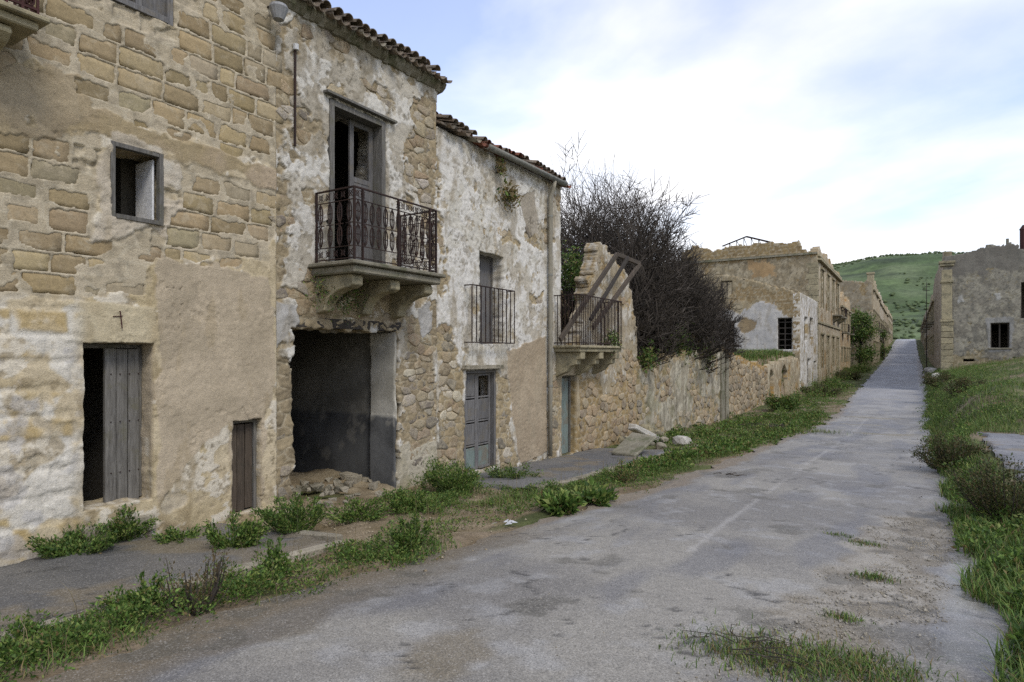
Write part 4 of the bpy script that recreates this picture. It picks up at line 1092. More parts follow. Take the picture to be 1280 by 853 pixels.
for z in (E3 - .9, E3 - 2.3, .9):
    m = MB(); m.tube([(XF + .085, dp, z), (XF + .085, dp, z + .05)], .06, 12); m.build('pipe_clip', M['gutter'], pipe)
# barred window
a0, a1, z0_, z1_ = win3
frame(h3, M['wood_blue'], XF - .34, XF - .28, a0, a1, z0_, z1_, .05, 'window_frame', mid=True)
m = MB(); m.box(XF - .335, XF - .32, a0 + .05, (a0 + a1) / 2 - .03, z0_ + .05, z1_ - .05); m.build('shutter', M['door_teal'], h3)
m = MB(); m.box(XF - .33, XF - .315, (a0 + a1) / 2 + .03, a1 - .05, z0_ + .05, z1_ - .05); m.build('shutter', M['wood_blue'], h3)
ra, rb = F(590, 392, 7.22)[0], F(643, 392, 7.22)[0]; zr0, zr1 = F(590, 428, 7.22)[1], F(590, 356, 7.22)[1]; xr = XF + .18
cage = empty('window_railing', (XF, (ra + rb) / 2, zr0), 'rusty plain bar railing in front of the upper window beside downpipe', 'railing')
for z in (zr0, zr1):
    m = MB(); m.bar((xr, ra, z), (xr, rb, z), .022); m.bar((XF - .05, ra, z), (xr, ra, z), .02); m.bar((XF - .05, rb, z), (xr, rb, z), .02); m.build('rail', M['iron'], cage)
m = MB(); m.bar((xr, ra, zr0), (xr, ra, zr1), .016); b0 = m.build('bar', M['iron'], cage)
for k in range(1, 11): copy_of(b0, cage, (0, (rb - ra) * k / 10, 0))
# faded blue panelled door
a0, a1, z0_, z1_ = door3
frame(h3, M['wood_blue'], XF - .22, XF - .04, a0, a1, z0_, z1_, .07, 'door_frame', sill=False)
for k in range(2):
    s0 = a0 + .075 + k * ((a1 - a0) - .15) / 2; s1 = s0 + ((a1 - a0) - .16) / 2; x = XF - .13
    lf = frame(h3, M['wood_blue'], x - .035, x, s0, s1, z0_ + .02, z1_ - .075, .055, 'door', bars=3)
    H_ = (z1_ - z0_ - .1) / 4
    for r_ in range(4):
        if k == 1 and r_ == 3: continue
        m = MB(); m.box(x - .03, x - .012, s0 + .055, s1 - .055, z0_ + .05 + r_ * H_, z0_ + r_ * H_ + H_ - .02); m.build('panel', M['wood_blue'] if r_ else M['door_teal'], lf, bevel=.006)
m = MB(); m.box(XF - .3, XF + .1, a0 - .1, a1 + .1, z1_ + .01, z1_ + .09, .012); m.build('lintel', M['kerb'], h3, bevel=.01)

# ================================================================== RUIN WITH THE SECOND BALCONY
h4 = empty('ruined_house', (XF, 16.5, -.9), 'roofless ochre stone ruin with a balcony and one broken pier still standing', 'ruin')
door4 = (F(703, 500)[0], F(722, 500)[0], F(703, 572)[1], F(703, 470)[1])
sl = F(693, 437, 6.75); slab_z = F(694, 432, 6.75)[1]
top_pts = [F(x, y) for x, y in ((700, 436), (716, 434), (735, 400), (742, 345), (748, 310), (756, 303), (766, 318), (775, 330), (784, 345), (792, 380), (798, 440), (801, 452))]
def top4(u):
    return np.interp(u, [p[0] for p in top_pts], [p[1] for p in top_pts]) + .10 * fbm(u, u * 0, .3, 3, 44) - (u < B3 + .05) * .0
ex4 = [FP([(722, 470), (760, 440), (782, 470), (800, 470), (800, 570), (722, 580)]), FP([(782, 440), (802, 445), (802, 560), (785, 560)])]
cv4 = [FP([(700, 440), (722, 440), (726, 520), (700, 560)]), FP([(726, 440), (780, 445), (762, 500), (745, 470), (728, 480)])]
fld4 = exposure(ex4, cv4, 401, .45, .2, .5)
sh4 = plaster_shade(fld4, 410, ('a89c85', '988c74', 'b7b1a3'), ('9f8a63', '897552'), .024, '8a7d66', patches=[(cv4[0], 'a5977c', '968970', .0, .05)], rough=1.4, white=.1)
w4 = panel('wall', h4, 's', XF - .03, B3 + .004, B4, GB - .1, top_pts[5][1] + .2, .03, sh4, [door4], top4, .4)
cells = voronoi_cells(B3 + .05, B4 - .05, -1.0, 4.6, .19, .3, 32)
stones(w4, 's', XF - .03, cells, lambda u, z: float(fld4(np.array([u]), np.array([z]))[0]) > -.005 and z < float(top4(np.array([u]))[0]) - .12, ['a98955', '9c7d4e', 'b4965f', '8f7a58', 'a9905f'], 9, front=(-.014, .034), openings=[door4], npts=10)
cells = voronoi_cells(SX(742, 310, 18.4)[0] - 1.2, -7.6, -1.0, 4.6, .2, .3, 33)
a0, a1, z0_, z1_ = door4
fr = frame(h4, M['wood'], XF - .3, XF - .2, a0, a1, z0_, z1_, .06, 'door_frame', sill=False)
planked_leaf(h4, M['door_teal'], XF - .24, a0 + .07, a1 - .08, z0_, z1_ - .07, 3, .03, battens=(.5,), seed=9)
# back and cross walls of the ruin
sh_r = plaster_shade(exposure([[(-20, -3), (40, -3), (40, 12), (-20, 12)]], [], 421, .5), 430, ('8f8778', '7d7566', '9a9385'), ('8a7656', '766448'))
def top_b(u): return 3.6 + .9 * fbm(u, u * 0, 1.4, 4, 46) + 1.7 * np.exp(-((u - 21.5) / 1.3) ** 2)
panel('back_wall', h4, 's', -12.3, 13.5, 23.0, GB, 7.0, .08, sh_r, (), top_b, .5)
def top_c(t): return np.interp(t, [-12.3, -11, -9.5, -8.5, -7.6], [4.4, 4.9, 3.0, 1.6, 1.2]) + .25 * fbm(t, t * 0, .6, 3, 47)
panel('cross_wall', h4, 't', 19.0, -12.3, -7.5, GB, 6.0, .05, sh_r, (), top_c, .5)
# balcony: slab, stepped corbels, plain bars
b4 = empty('ruined_balcony', (XF, 15.5, slab_z), 'stone balcony with plain bar railing on the ruin, fallen beams across it', 'balcony')
XC = -6.7; cA, cB = F(691, 436)[0] + .06, F(777, 436, 6.7)[0]; zc_ = F(693, 432)[1]; zr = F(693, 370)[1]
m = MB(); m.box(XF - .2, XC + .06, cA - .06, cB + .06, zc_ - .06, zc_); m.build('slab', M['corbel'], b4, bevel=.012)
m = MB(); m.box(XF - .2, XC, cA, cB, zc_ - .16, zc_ - .062); m.build('slab_moulding', M['corbel'], b4, bevel=.015)
for s in (cA + .1, (cA + cB) / 2 - .1, cB - .35):
    m = MB(); z = zc_ - .162
    m.prism([(XF - .05, z), (XC - .02, z), (XC - .02, z - .17), (XC - .14, z - .18), (XC - .15, z - .30), (XC - .3, z - .34), (XC - .42, z - .48), (XF - .05, z - .62)], s, s + .24, 'y'); m.build('corbel', M['corbel'], b4, bevel=.012)
for z in (zc_ + .06, zr):
    m = MB(); m.bar((XC, cA, z), (XC, cB, z), .024); m.bar((XF, cA, z), (XC, cA, z), .024); m.bar((XF, cB, z), (XC, cB, z), .024); m.build('rail', M['iron'], b4)
m = MB(); m.bar((XC, cA, zc_), (XC, cA, zr), .016); b0 = m.build('bar', M['iron'], b4)
nb = 26
for k in range(1, nb + 1): copy_of(b0, b4, (0, (cB - cA) * k / nb, 0))
for k in range(1, 7): copy_of(b0, b4, (-(XC - XF) * k / 7 * -1 * -1, 0, 0)); copy_of(b0, b4, (-(XC - XF) * k / 7, cB - cA, 0))
# fallen window frame leaning out over the rail
def wp(x, y, D): s, z = F(x, y, D); return (-D, s, z)
beams = empty('fallen_window_frame', (XF, 16, zc_), 'grey wooden window frame fallen at a slant across the ruined balcony', 'frame')
for a_, b_, w in (((700, 425), (771, 318), .13), ((738, 400), (785, 322), .1), ((741, 410), (800, 330), .13), ((771, 318), (800, 330), .12)):
    m = MB(); m.bar(wp(a_[0], a_[1], 6.95), wp(b_[0], b_[1], 6.8), w, .07, (1, 0, 0)); m.build('beam', M['wood_dark'] if w < .12 else M['wood_brown'], beams, bevel=.008)

# ================================================================== GARDEN WALL BEYOND THE RUIN
SE = F(906, 480)[0]
gw = empty('garden_wall', (XF, 25, -1.2), 'long crumbling stone wall in ochre and grey below the bare trees', 'wall')
tpts = [(B4, F(799, 452)[1]), (F(815, 452)[0], F(815, 452)[1]), (F(840, 446)[0], F(840, 446)[1]), (F(870, 443)[0], F(870, 443)[1]), (F(893, 440)[0], F(893, 440)[1]), (SE, F(906, 432)[1])]
def top5(u): return np.interp(u, [p[0] for p in tpts], [p[1] for p in tpts]) + .16 * fbm(u, u * 0, .7, 4, 48)
cv5 = [FP([(800, 465), (826, 455), (828, 520), (802, 540)]), FP([(868, 440), (906, 435), (906, 520), (890, 500), (870, 480)])]
cv5b = [FP([(838, 452), (862, 450), (866, 520), (846, 540)]), FP([(820, 500), (850, 495), (852, 545), (822, 552)])]
fld5 = exposure([[(B4 - 1, -3), (SE + 1, -3), (SE + 1, 5), (B4 - 1, 5)]], cv5 + cv5b, 501, .3, .34, .9)
sh5 = plaster_shade(fld5, 510, ('a39b88', '8f8774', 'b0a994'), ('a08d68', '8b7a5a'), .03, '6f6857', rough=1.6, white=.15, cells=(.38, .22), moss=.35)
w5 = panel('wall_face', gw, 's', XF - .05, B4 + .004, SE, GB - .6, 2.6, .045, sh5, (), top5, .5)
cells = voronoi_cells(B4 + .1, SE - .1, -1.5, 2.4, .22, .36, 42)
stones(w5, 's', XF - .05, cells, lambda u, z: float(fld5(np.array([u]), np.array([z]))[0]) > .0 and z < float(top5(np.array([u]))[0]) - .13, ['a98c5a', '9d8152', 'b59a66', '8d8069', 'a99876', '7f7763'], 10, front=(-.014, .036), npts=9)
for s in (SE - .75, SE + .08):
    m = MB(); m.box(XF - .4, XF + .06, s, s + .5, -1.6, F(904, 441)[1] - (.1 if s > SE else 0), .02); m.build('gate_pier', M['concrete'], gw, bevel=.02)

# ================================================================== FARTHER LEFT SIDE
def far_shade(seed, pc, sub, expose=(), cover=(), flakes=.45, cells=(.5, .3), patches=(), white=.15, amp=.4, stain='857a64'):
    return plaster_shade(exposure(list(expose), list(cover), seed, flakes, amp, 1.8), seed + 1, pc, sub, .03, stain, patches, 1.5, white, cells)
def hole_window(parent, o, axis, plane, style, rs, sgn=1, mat=None):
    """joinery set in an opening of a far wall"""
    a, b, z0, z1 = o[:4]; mat = mat or M['wood_dark']; w = max(.06, (b - a) * .08)
    m = MB()
    def bx(u0, u1, za, zb, d0, d1):
        if axis == 's': m.box(*sorted((plane - sgn * d1, plane - sgn * d0)), u0, u1, za, zb)
        else: m.box(u0, u1, plane + d0, plane + d1, za, zb)
    bx(a, a + w, z0, z1, .2, .28); bx(b - w, b, z0, z1, .2, .28); bx(a + w, b - w, z1 - w, z1, .203, .277)
    if style in ('cross', 'bars'): bx((a + b) / 2 - w / 2, (a + b) / 2 + w / 2, z0, z1 - w, .21, .27)
    if style == 'bars':
        for k in range(5): z = z0 + (z1 - z0) * (k + .7) / 5.4; bx(a + w, b - w, z - .04, z + .04, .215, .265)
    f = m.build('window_frame', mat, parent)
    if style == 'shutter':
        for k in range(2):
            if rs.random() < .3: continue
            m = MB(); u0 = a + w + k * (b - a - 2 * w) / 2
            bx(u0 + .01, u0 + (b - a - 2 * w) / 2 - .01, z0 + .03, z1 - w - .01, .215, .25)
            m.build('shutter', rs.choice((M['wood_dark'], M['wood_brown'], M['wood'])), f)
rsf = random.Random(77)
# -- wall with blind doorways under the grassy terrace
S6a, S6b = SE + .65, 54.0
tw_ = empty('terrace_wall', (XF, 42, -1.2), 'tan stone wall with two arched doorways holding up a grassy terrace', 'wall')
t6 = [F(912, 438), F(925, 446), F(945, 455), F(962, 458), F(975, 452), F(990, 448), F(1000, 452)]
def top6(u): return np.interp(u, [p[0] for p in t6], [p[1] for p in t6]) + .22 * fbm(u, u * 0, .9, 4, 49)
ops6 = [(F(962, 480)[0], F(967, 480)[0], F(962, 506)[1], F(962, 463)[1], .3), (F(977, 480)[0], F(984, 480)[0], F(977, 503)[1], F(977, 457)[1], .5)]
sh6 = far_shade(601, ('a2947a', '8f8168', 'b3a98f'), ('a0834f', '866a42'), [[(30, -3), (41, -3), (41, 4), (30, 4)]], (), .3, (.45, .22))
w6 = panel('wall_face', tw_, 's', XF - .02, S6a, S6b, -2.0, 2.8, .08, sh6, ops6, top6, .6)
cells = voronoi_cells(S6a + .1, 43, -1.6, 2.2, .3, .55, 62)
stones(w6, 's', XF - .02, cells, lambda u, z: z < float(top6(np.array([u]))[0]) - .2, ['a2885a', '8f774c', 'ad9463', '857455'], 11, front=(.0, .035), npts=8, openings=ops6)
for o in ops6:
    m = MB(); m.box(XF - .6, XF - .5, o[0] - .1, o[1] + .1, o[2] - .1, o[3] + .1); m.build('door_board', M['wood_dark'], tw_)

# -- broken house: painted inner wall, ochre gable, white street front
wh = empty('white_house', (XF, 59, -1.1), 'broken house with white street front and bare inner wall above the terrace', 'house')
S7 = 54.2
ow = [srect(972, 398, 990, 437, S7), srect(905, 402, 918, 440, S7), srect(901, 352, 915, 369, S7)]
tl = SX(862, 330, S7)[0]
g7 = [SX(x, y, S7) for x, y in ((850, 348), (880, 338), (900, 343), (950, 354), (998, 365))]
def top7(t): return np.interp(t, [p[0] for p in g7], [p[1] for p in g7]) + .12 * fbm(t, t * 0, .8, 3, 50)
white7 = SP([(895, 400), (900, 385), (925, 392), (950, 376), (968, 380), (980, 395), (990, 396), (992, 440), (895, 450)], S7)
stone7 = SP([(988, 370), (1001, 366), (1001, 440), (990, 440)], S7); hole7 = SP([(921, 408), (928, 396), (946, 402), (944, 412), (930, 418)], S7)
sh7 = far_shade(701, ('97896c', '877a60', 'a69a80'), ('93805f', '847253'), [SP([(918, 358), (1000, 362), (990, 395), (950, 372), (910, 384)], S7), stone7], (), .6, (.5, .3),
                [(white7, 'b5b1a9', 'a5a29c', .02, .15), (hole7, '8f7d60', '85745a', -.03, .05)])
panel('end_wall', wh, 't', S7, tl, XF - .004, 0, 8.2, .09, sh7, ow, top7, .5)
rs7 = random.Random(5)
hole_window(wh, ow[0], 't', S7, 'bars', rs7); hole_window(wh, ow[1], 't', S7, 'plain', rs7); hole_window(wh, ow[2], 't', S7, 'cross', rs7)
ofr = [(F(1005, 400)[0], F(1009, 400)[0], F(1005, 426)[1], F(1005, 396)[1]), (F(1012, 400)[0], F(1016, 400)[0], F(1012, 424)[1], F(1012, 397)[1]), (F(1009, 450)[0], F(1013, 450)[0], -1.2, F(1009, 449)[1]), (F(1017, 450)[0], F(1020, 450)[0], -1.2, F(1017, 452)[1])]
sh7b = far_shade(711, ('c6c2b8', 'b5b0a4', 'd0cdc6'), ('a3906c', '8f7d5c'), (), (), .5)
z7 = F(1000, 366)[1]
panel('street_front', wh, 's', XF, S7, 64.9, -2.0, z7, .09, sh7b, ofr, None, .5)
for o in ofr: hole_window(wh, o, 's', XF, 'shutter', rs7)
room(wh, S7 + .52, 64.85, -16.0, XF - .55, -1.4, 5.6, (1.6,), near=False)

# -- palazzo
pz_ = empty('palazzo', (XF, 76, -1), 'largest ruined building, with parapet, corner quoins and tall street windows', 'building')
S8, S8b = 65.0, F(1050, 400)[0]
zt8 = SX(1015, 322, S8)[1]; t8l = SX(852, 330, S8)[0]
p8 = [SX(x, y, S8) for x, y in ((840, 322), (868, 308), (885, 312), (905, 313), (907, 308), (958, 305), (962, 303), (998, 303), (1001, 312), (1012, 314), (1022, 316))]
def top8(t): return np.interp(t, [p[0] for p in p8], [p[1] for p in p8]) + .12 * fbm(t, t * 0, .7, 3, 54)
roof_scar = SP([(895, 342), (1000, 364), (1000, 372), (895, 350)], S8)
sh8 = far_shade(801, ('988c72', '877b63', 'a69b82'), ('94815c', '7f6e50'), [SP([(840, 305), (1022, 303), (1022, 320), (840, 335)], S8)], (), .75, (.6, .35),
                [(roof_scar, '7f735c', '74684f', .03, .05), (SP([(935, 325), (965, 328), (968, 345), (940, 348)], S8), 'a38a66', '987f5c', .0, .3)], stain='6f6653')
panel('end_wall', pz_, 't', S8, t8l, XF - .004, -1.5, 12.8, .1, sh8, [], top8, .6)
m = MB(); zc8 = SX(1000, 318, S8)[1]; m.box(t8l, XF + .02, S8 - .22, S8 + .02, zc8 - .12, zc8 + .1, .03); m.build('string_course', M['concrete'], pz_)
for k in range(22):                                                   # corner quoins
    z = -1.3 + k * .52; w = .95 if k % 2 else .7
    m = MB(); m.box(XF - w, XF + .05, S8 - .05, S8 + w, z + .015, z + .505, .012)
    if z < zc8 - .3: m.build('quoin', M['corbel'], pz_, bevel=.02)
fs = lambda x0, x1, y0, y1: (F(x0, y0)[0], F(x1, y0)[0], F(x0, y1)[1], F(x0, y0)[1])
ops8 = []
for k in range(4):
    s = S8 + 2.6 + k * 5.0
    ops8 += [(s, s + 1.5, 6.1, 9.6, .35), (s, s + 1.4, -.9 if k in (1, 3) else .3, 3.4, .25)]
sh8b = far_shade(821, ('ad9f84', '9c8d72', 'bab09a'), ('9c8158', '87704c'), (), (), .42)
def top8b(u): return zt8 + .9 - .5 * ss(u, S8b - 9, S8b - 6) + .35 * fbm(u, u * 0, 1.0, 3, 55)
wf8 = panel('street_front', pz_, 's', XF, S8, S8b, -2.0, 12.8, .12, sh8b, ops8, top8b, .6)
for k, o in enumerate(ops8):
    hole_window(pz_, o, 's', XF, 'shutter' if k % 3 else 'cross', rs7)
    m = MB(); m.box(XF + .01, XF + .12, o[0] - .22, o[0] - .03, o[2], o[3] + .1); m.box(XF + .01, XF + .12, o[1] + .03, o[1] + .22, o[2], o[3] + .1); m.box(XF + .01, XF + .22, o[0] - .3, o[1] + .3, o[3] + .1, o[3] + .3); m.build('window_surround', M['corbel'], pz_, bevel=.02)
for z, d in ((4.6, .14), (10.4, .35), (10.75, .22)):
    m = MB(); m.box(XF - .1, XF + d, S8 + .02, S8b, z - .1, z + .12, .02); m.build('cornice', M['corbel'], pz_, bevel=.03)
for s in (S8b - 3.0, S8b - 8.0):
    bz = empty('small_balcony', (XF, s, 5.5), 'iron balcony on the largest ruined building, %s' % ('the one beside the next house' if s > S8b - 5 else 'the one nearer the quoins'), 'balcony', 'balconies of the large ruined building')
    m = MB(); m.box(XF - .1, XF + .9, s - .9, s + 1.3, 5.75, 5.95); m.build('slab', M['concrete'], bz, bevel=.03)
    for q_ in (s - .5, s + .7):
        m = MB(); m.prism([(XF - .1, 5.74), (XF + .7, 5.74), (XF + .65, 5.5), (XF + .3, 5.3), (XF - .1, 5.0)], q_, q_ + .25, 'y'); m.build('corbel', M['corbel'], bz)
    if s > S8b - 5:
        m = MB()
        for z in (6.0, 6.95): m.bar((XF + .85, s - .85, z), (XF + .85, s + 1.25, z), .04); m.bar((XF, s - .85, z), (XF + .85, s - .85, z), .04)
        for k in range(16): m.bar((XF + .85, s - .85 + k * .14, 5.95), (XF + .85, s - .85 + k * .14, 6.95), .03)
        for k in range(6): m.bar((XF + k * .14, s - .85, 5.95), (XF + k * .14, s - .85, 6.95), .03)
        m.build('railing', M['iron'], bz)
room(pz_, S8 + .65, S8b - .05, -19.5, XF - .65, -1.6, 10.6, (4.6,))
tr = empty('roof_truss', (-13, 67, 11), 'bare iron roof truss on top of the largest ruined building', 'truss')
z0_ = SX(930, 308, 67)[1] - .2
A_, Bp, C_ = SX(903, 308, 67), SX(933, 296, 67), SX(967, 304, 67)
m = MB(); m.bar((A_[0], 67, A_[1]), (Bp[0], 67, Bp[1]), .12); m.bar((Bp[0], 67, Bp[1]), (C_[0], 67, C_[1]), .16); m.bar((A_[0], 67, z0_ + .1), (C_[0], 67, z0_ + .1), .1); m.build('rafter', M['iron'], tr)
m = MB()
for k in range(1, 7):
    f = k / 7; x = A_[0] + (C_[0] - A_[0]) * f; zt_ = np.interp(x, [A_[0], Bp[0], C_[0]], [A_[1], Bp[1], C_[1]]); x2 = A_[0] + (C_[0] - A_[0]) * (f + .07)
    m.bar((x, 67, z0_ + .1), (x, 67, zt_), .06); m.bar((x, 67, zt_), (x2, 67, z0_ + .1), .05)
m.build('strut', M['iron'], tr)
m = MB(); m.box(A_[0] - .2, C_[0] + .4, 66.7, 67.3, z0_ - 1.2, z0_ + .02); m.build('sill_wall', M['concrete'], tr)

# -- houses on towards the crest
def row_house(name, label, side, s0, s1, t, z1, seed, pc, sub, rows, end_top=None, depth=9, roofless=True, balc=(), door=True, gable=0.0, cat='house', step=.16, end=True):
    sgn = 1 if side < 0 else -1
    zg = gz((s0 + s1) / 2, t) ; z0 = min(gz(s0, t), gz(s1, t)) - .8
    h = empty(name, (t, (s0 + s1) / 2, zg), label, cat)
    rs = random.Random(seed); ops = []
    n = max(2, int((s1 - s0) / 3.6))
    for (za, zb) in rows:
        for k in range(n):
            s = s0 + (k + .5) * (s1 - s0) / n + rs.uniform(-.3, .3); w = rs.uniform(.9, 1.25)
            lo = zg + za - (1.0 if za < 1.2 and rs.random() < .5 else 0)
            ops.append((s - w / 2, s + w / 2, max(lo, zg + .05), zg + zb))
    def tp(u): return zg + z1 + .9 * fbm(u, u * 0, 2.6, 5, seed)
    panel('street_front', h, 's', t, s0, s1, z0, zg + z1 + 1.2, step, far_shade(seed, pc, sub), ops, tp, .5, sgn)
    for o in ops: hole_window(h, o, 's', t, rs.choice(('shutter', 'plain', 'shutter', 'cross')), rs, sgn)
    ta, tb = (t - depth, t - .004) if sgn > 0 else (t + .004, t + depth)
    if end:
        def te(u):
            f = np.abs((u - (ta + tb) / 2) / (depth / 2)); return zg + z1 + gable * (1 - f) + .25 * fbm(u, u * 0, .9, 3, seed + 2)
        panel('end_wall', h, 't', s0, ta, tb, z0, zg + z1 + gable + .9, step, far_shade(seed + 3, ('8f8570', '7f7663', '9d947f'), sub), [], te, .5)
    for o in ops:                             # stone surrounds that stand out from the front
        m = MB(); a_, b_ = sorted((t + sgn * .01, t + sgn * .14))
        m.box(a_, b_, o[0] - .2, o[0] - .02, o[2], o[3]); m.box(a_, b_, o[1] + .02, o[1] + .2, o[2], o[3]); a_, b_ = sorted((t + sgn * .012, t + sgn * .2)); m.box(a_, b_, o[0] - .28, o[1] + .28, o[3] + .003, o[3] + .2)
        m.build('window_surround', M['corbel'], h, bevel=.02)
    a_, b_ = sorted((t + sgn * .01, t + sgn * .3)); u0 = s0 + .1
    while u0 < s1 - 1:                        # broken runs of cornice
        u1 = min(s1, u0 + rs.uniform(2, 6))
        m = MB(); m.box(a_, b_, u0, u1, zg + z1 - 1.35, zg + z1 - 1.1, .03); m.build('cornice', M['corbel'], h, bevel=.03); u0 = u1 + rs.choice((.02, .02, 1.5, 3))
    x0, x1 = sorted((t - sgn * .55, t - sgn * depth))
    m = MB(); m.box(x0, x1, s0 + .55, s1 - .1, zg + z1 - .9, zg + z1 - .7); m.build('roof', M['tile'], h)
    m = MB(); xb = t - sgn * depth; m.box(xb - .15, xb + .15, s0 + .5, s1, z0, zg + z1 - .7); m.box(x0, x1, s1 - .3, s1 - .02, z0, zg + z1 - .92); m.build('back_wall', M['concrete'], h)
    for sb_ in balc:
        zb_ = zg + rows[-1][0] - .05
        m = MB(); a_, b_ = sorted((t - sgn * .1, t + sgn * .75)); m.box(a_, b_, sb_ - .9, sb_ + .9, zb_ - .18, zb_); sl_ = m.build('balcony_slab', M['concrete'], h, bevel=.03)
        m = MB(); xr = t + sgn * .72
        for z in (zb_ + .05, zb_ + .95): m.bar((xr, sb_ - .88, z), (xr, sb_ + .88, z), .04); m.bar((t, sb_ - .88, z), (xr, sb_ - .88, z), .04)
        for k in range(13): m.bar((xr, sb_ - .88 + k * .146, zb_), (xr, sb_ - .88 + k * .146, zb_ + .95), .03)
        m.build('balcony_railing', M['iron'], h)
    return h
row_house('old_house', 'orange tinted two storey house between the largest ruin and the leafy tree', -1, S8b + .1, 102, XF, 9.3, 901, ('b09a78', '9d8663', 'bcae92'), ('a07f52', '8a6c46'), ((1.2, 3.0), (5.0, 7.6)), balc=(90, 98), end=False)
H9 = row_house('gabled_house', 'tall gabled ruin with a stone chimney behind the leafy tree', -1, 108, 132, -4.9, 12.2, 921, ('a39478', '90826a', 'b0a68e'), ('93805c', '7f6e50'), ((1.2, 3.4), (5.5, 8.0)), depth=14, gable=.9, balc=(112, 119, 127))
m = MB(); zg = gz(120, -4.9); m.box(-5.7, -4.8, 109, 110, zg + 10.5, zg + 13.4, .04); m.box(-5.8, -4.7, 108.9, 110.1, zg + 13.4, zg + 13.65, .04); m.build('chimney', M['corbel'], H9, bevel=.04)
row_house('old_house', 'narrow pale house just beyond the gabled ruin', -1, 134, 158, -5.2, 11.6, 941, ('ab9f8a', '998d78', 'b8b1a2'), ('93805c', '7f6e50'), ((1.2, 3.2), (5.2, 7.4)), balc=(136, 143, 150, 156), step=.25)
row_house('old_house', 'farther brown ruin climbing towards the crest, between the pale house and the crest', -1, 160, 200, -5.4, 10.6, 951, ('9d8f76', '8b7d66', 'ab9f88'), ('93805c', '7f6e50'), ((1.2, 3.2), (4.8, 6.8)), balc=(164, 176, 188), step=.3)
row_house('old_house', 'last ruin at the crest of the road, behind all the others', -1, 203, 262, -5.8, 9.4, 961, ('a2957e', '8f836d', 'ada28c'), ('93805c', '7f6e50'), ((1.2, 3.2), (4.6, 6.4)), step=.4)

# ================================================================== RIGHT SIDE
TR = 2.0; SR = 57.0
r1 = empty('grey_house', (TR + 4, SR + 8, .2), 'grey cement rendered house with corner pilaster above the grass bank', 'house')
def rr(x0, y0, x1, y1): return srect(x0, y0, x1, y1, SR)
opr = [rr(1238, 404, 1262, 435), (SX(1276, 380, SR)[0], SX(1298, 380, SR)[0], SX(1276, 398, SR)[1], SX(1276, 353, SR)[1]), rr(1204, 449, 1218, 452), rr(1266, 447, 1276, 450)]
pr = [SX(x, y, SR) for x, y in ((1172, 322), (1205, 317), (1236, 307), (1258, 306), (1262, 304), (1267, 304), (1268, 311), (1300, 312), (1340, 314))]
def topr(t): return np.interp(t, [p[0] for p in pr], [p[1] for p in pr]) + .06 * fbm(t, t * 0, .5, 3, 56)
shr = far_shade(1001, ('878274', '787366', '948f7e'), ('8f8468', '7d7258'), [SP([(1175, 452), (1215, 440), (1240, 452), (1300, 445), (1300, 480), (1175, 480)], SR)], (), .72, (.5, .3),
                [(SP([(1196, 372), (1202, 369), (1205, 377), (1198, 380)], SR), 'a3a199', '9a988f', .02, .05), (SP([(1243, 368), (1251, 366), (1252, 374), (1245, 376)], SR), 'a3a199', '9a988f', .02, .05),
                 (SP([(1232, 398), (1268, 396), (1268, 402), (1264, 440), (1236, 440)], SR), '8d8b85', '83817a', .015, .06), (SP([(1180, 315), (1300, 300), (1300, 330), (1185, 345)], SR), '757167', '6b675e', .0, .3)], stain='5f5d55')
we = panel('end_wall', r1, 't', SR, TR + .004, SX(1345, 400, SR)[0], -1.6, 10.6, .06, shr, opr, topr, .5)
m = MB(); m.box(opr[0][0] - .15, opr[0][1] + .15, SR - .12, SR + .1, opr[0][2] - .1, opr[0][2] - .01, .01); m.build('window_sill', M['concrete'], r1, bevel=.015)
hole_window(r1, opr[0], 't', SR, 'cross', rs7); hole_window(r1, opr[1], 't', SR, 'cross', rs7)
fr_r = far_shade(1021, ('9c8f7c', '8a7e6c', 'a99d8a'), ('8f8468', '7d7258'))
ops_r = [(SR + 3 + k * 4.2, SR + 4.2 + k * 4.2, z, z + h_) for k in range(5) for z, h_ in ((.6, 2.2), (4.6, 2.5))]
def topr2(u): return 9.1 + .35 * fbm(u, u * 0, 1.5, 3, 57)
panel('street_front', r1, 's', TR, SR, 80, -1.6, 10, .12, fr_r, ops_r, topr2, .5, -1)
for o in ops_r: hole_window(r1, o, 's', TR, 'shutter', rs7, -1)
room(r1, SR + .52, 79.9, TR + .55, 16, -1.2, 8.6, (4.2,), near=False)
zcol = [SX(1180, y, SR)[1] for y in (470, 403, 358, 335)]
z = -1.2; k = 0
while z < zcol[1]:                                                    # blocks of the corner pilaster
    m = MB(); m.box(TR - .18, TR + .55 + .05 * (k % 2), SR - .14, SR + .5, z + .012, min(z + .45, zcol[1]) - .012, .015); m.build('quoin', M['corbel'], r1, bevel=.02); z += .45; k += 1
m = MB(); m.box(TR - .14, TR + .5, SR - .11, SR + .5, zcol[1] + .2, zcol[3] - .15, .01); m.build('pilaster', M['corbel'], r1, bevel=.02)
for zz, d in ((zcol[1] + .02, .08), (zcol[2] + .25, .06), (zcol[3] + .3, .16), (zcol[3] + .1, .09)):
    m = MB(); m.box(TR - .16 - d, TR + .52 + d, SR - .13 - d, SR + .5, zz, zz + .17, .01); m.build('pilaster_moulding', M['corbel'], r1, bevel=.02)
pole = empty('roof_pipe', (SX(1278, 312, SR)[0], SR + 1, 9), 'dark red brown pipe rising from the grey house roof at the frame edge', 'pipe')
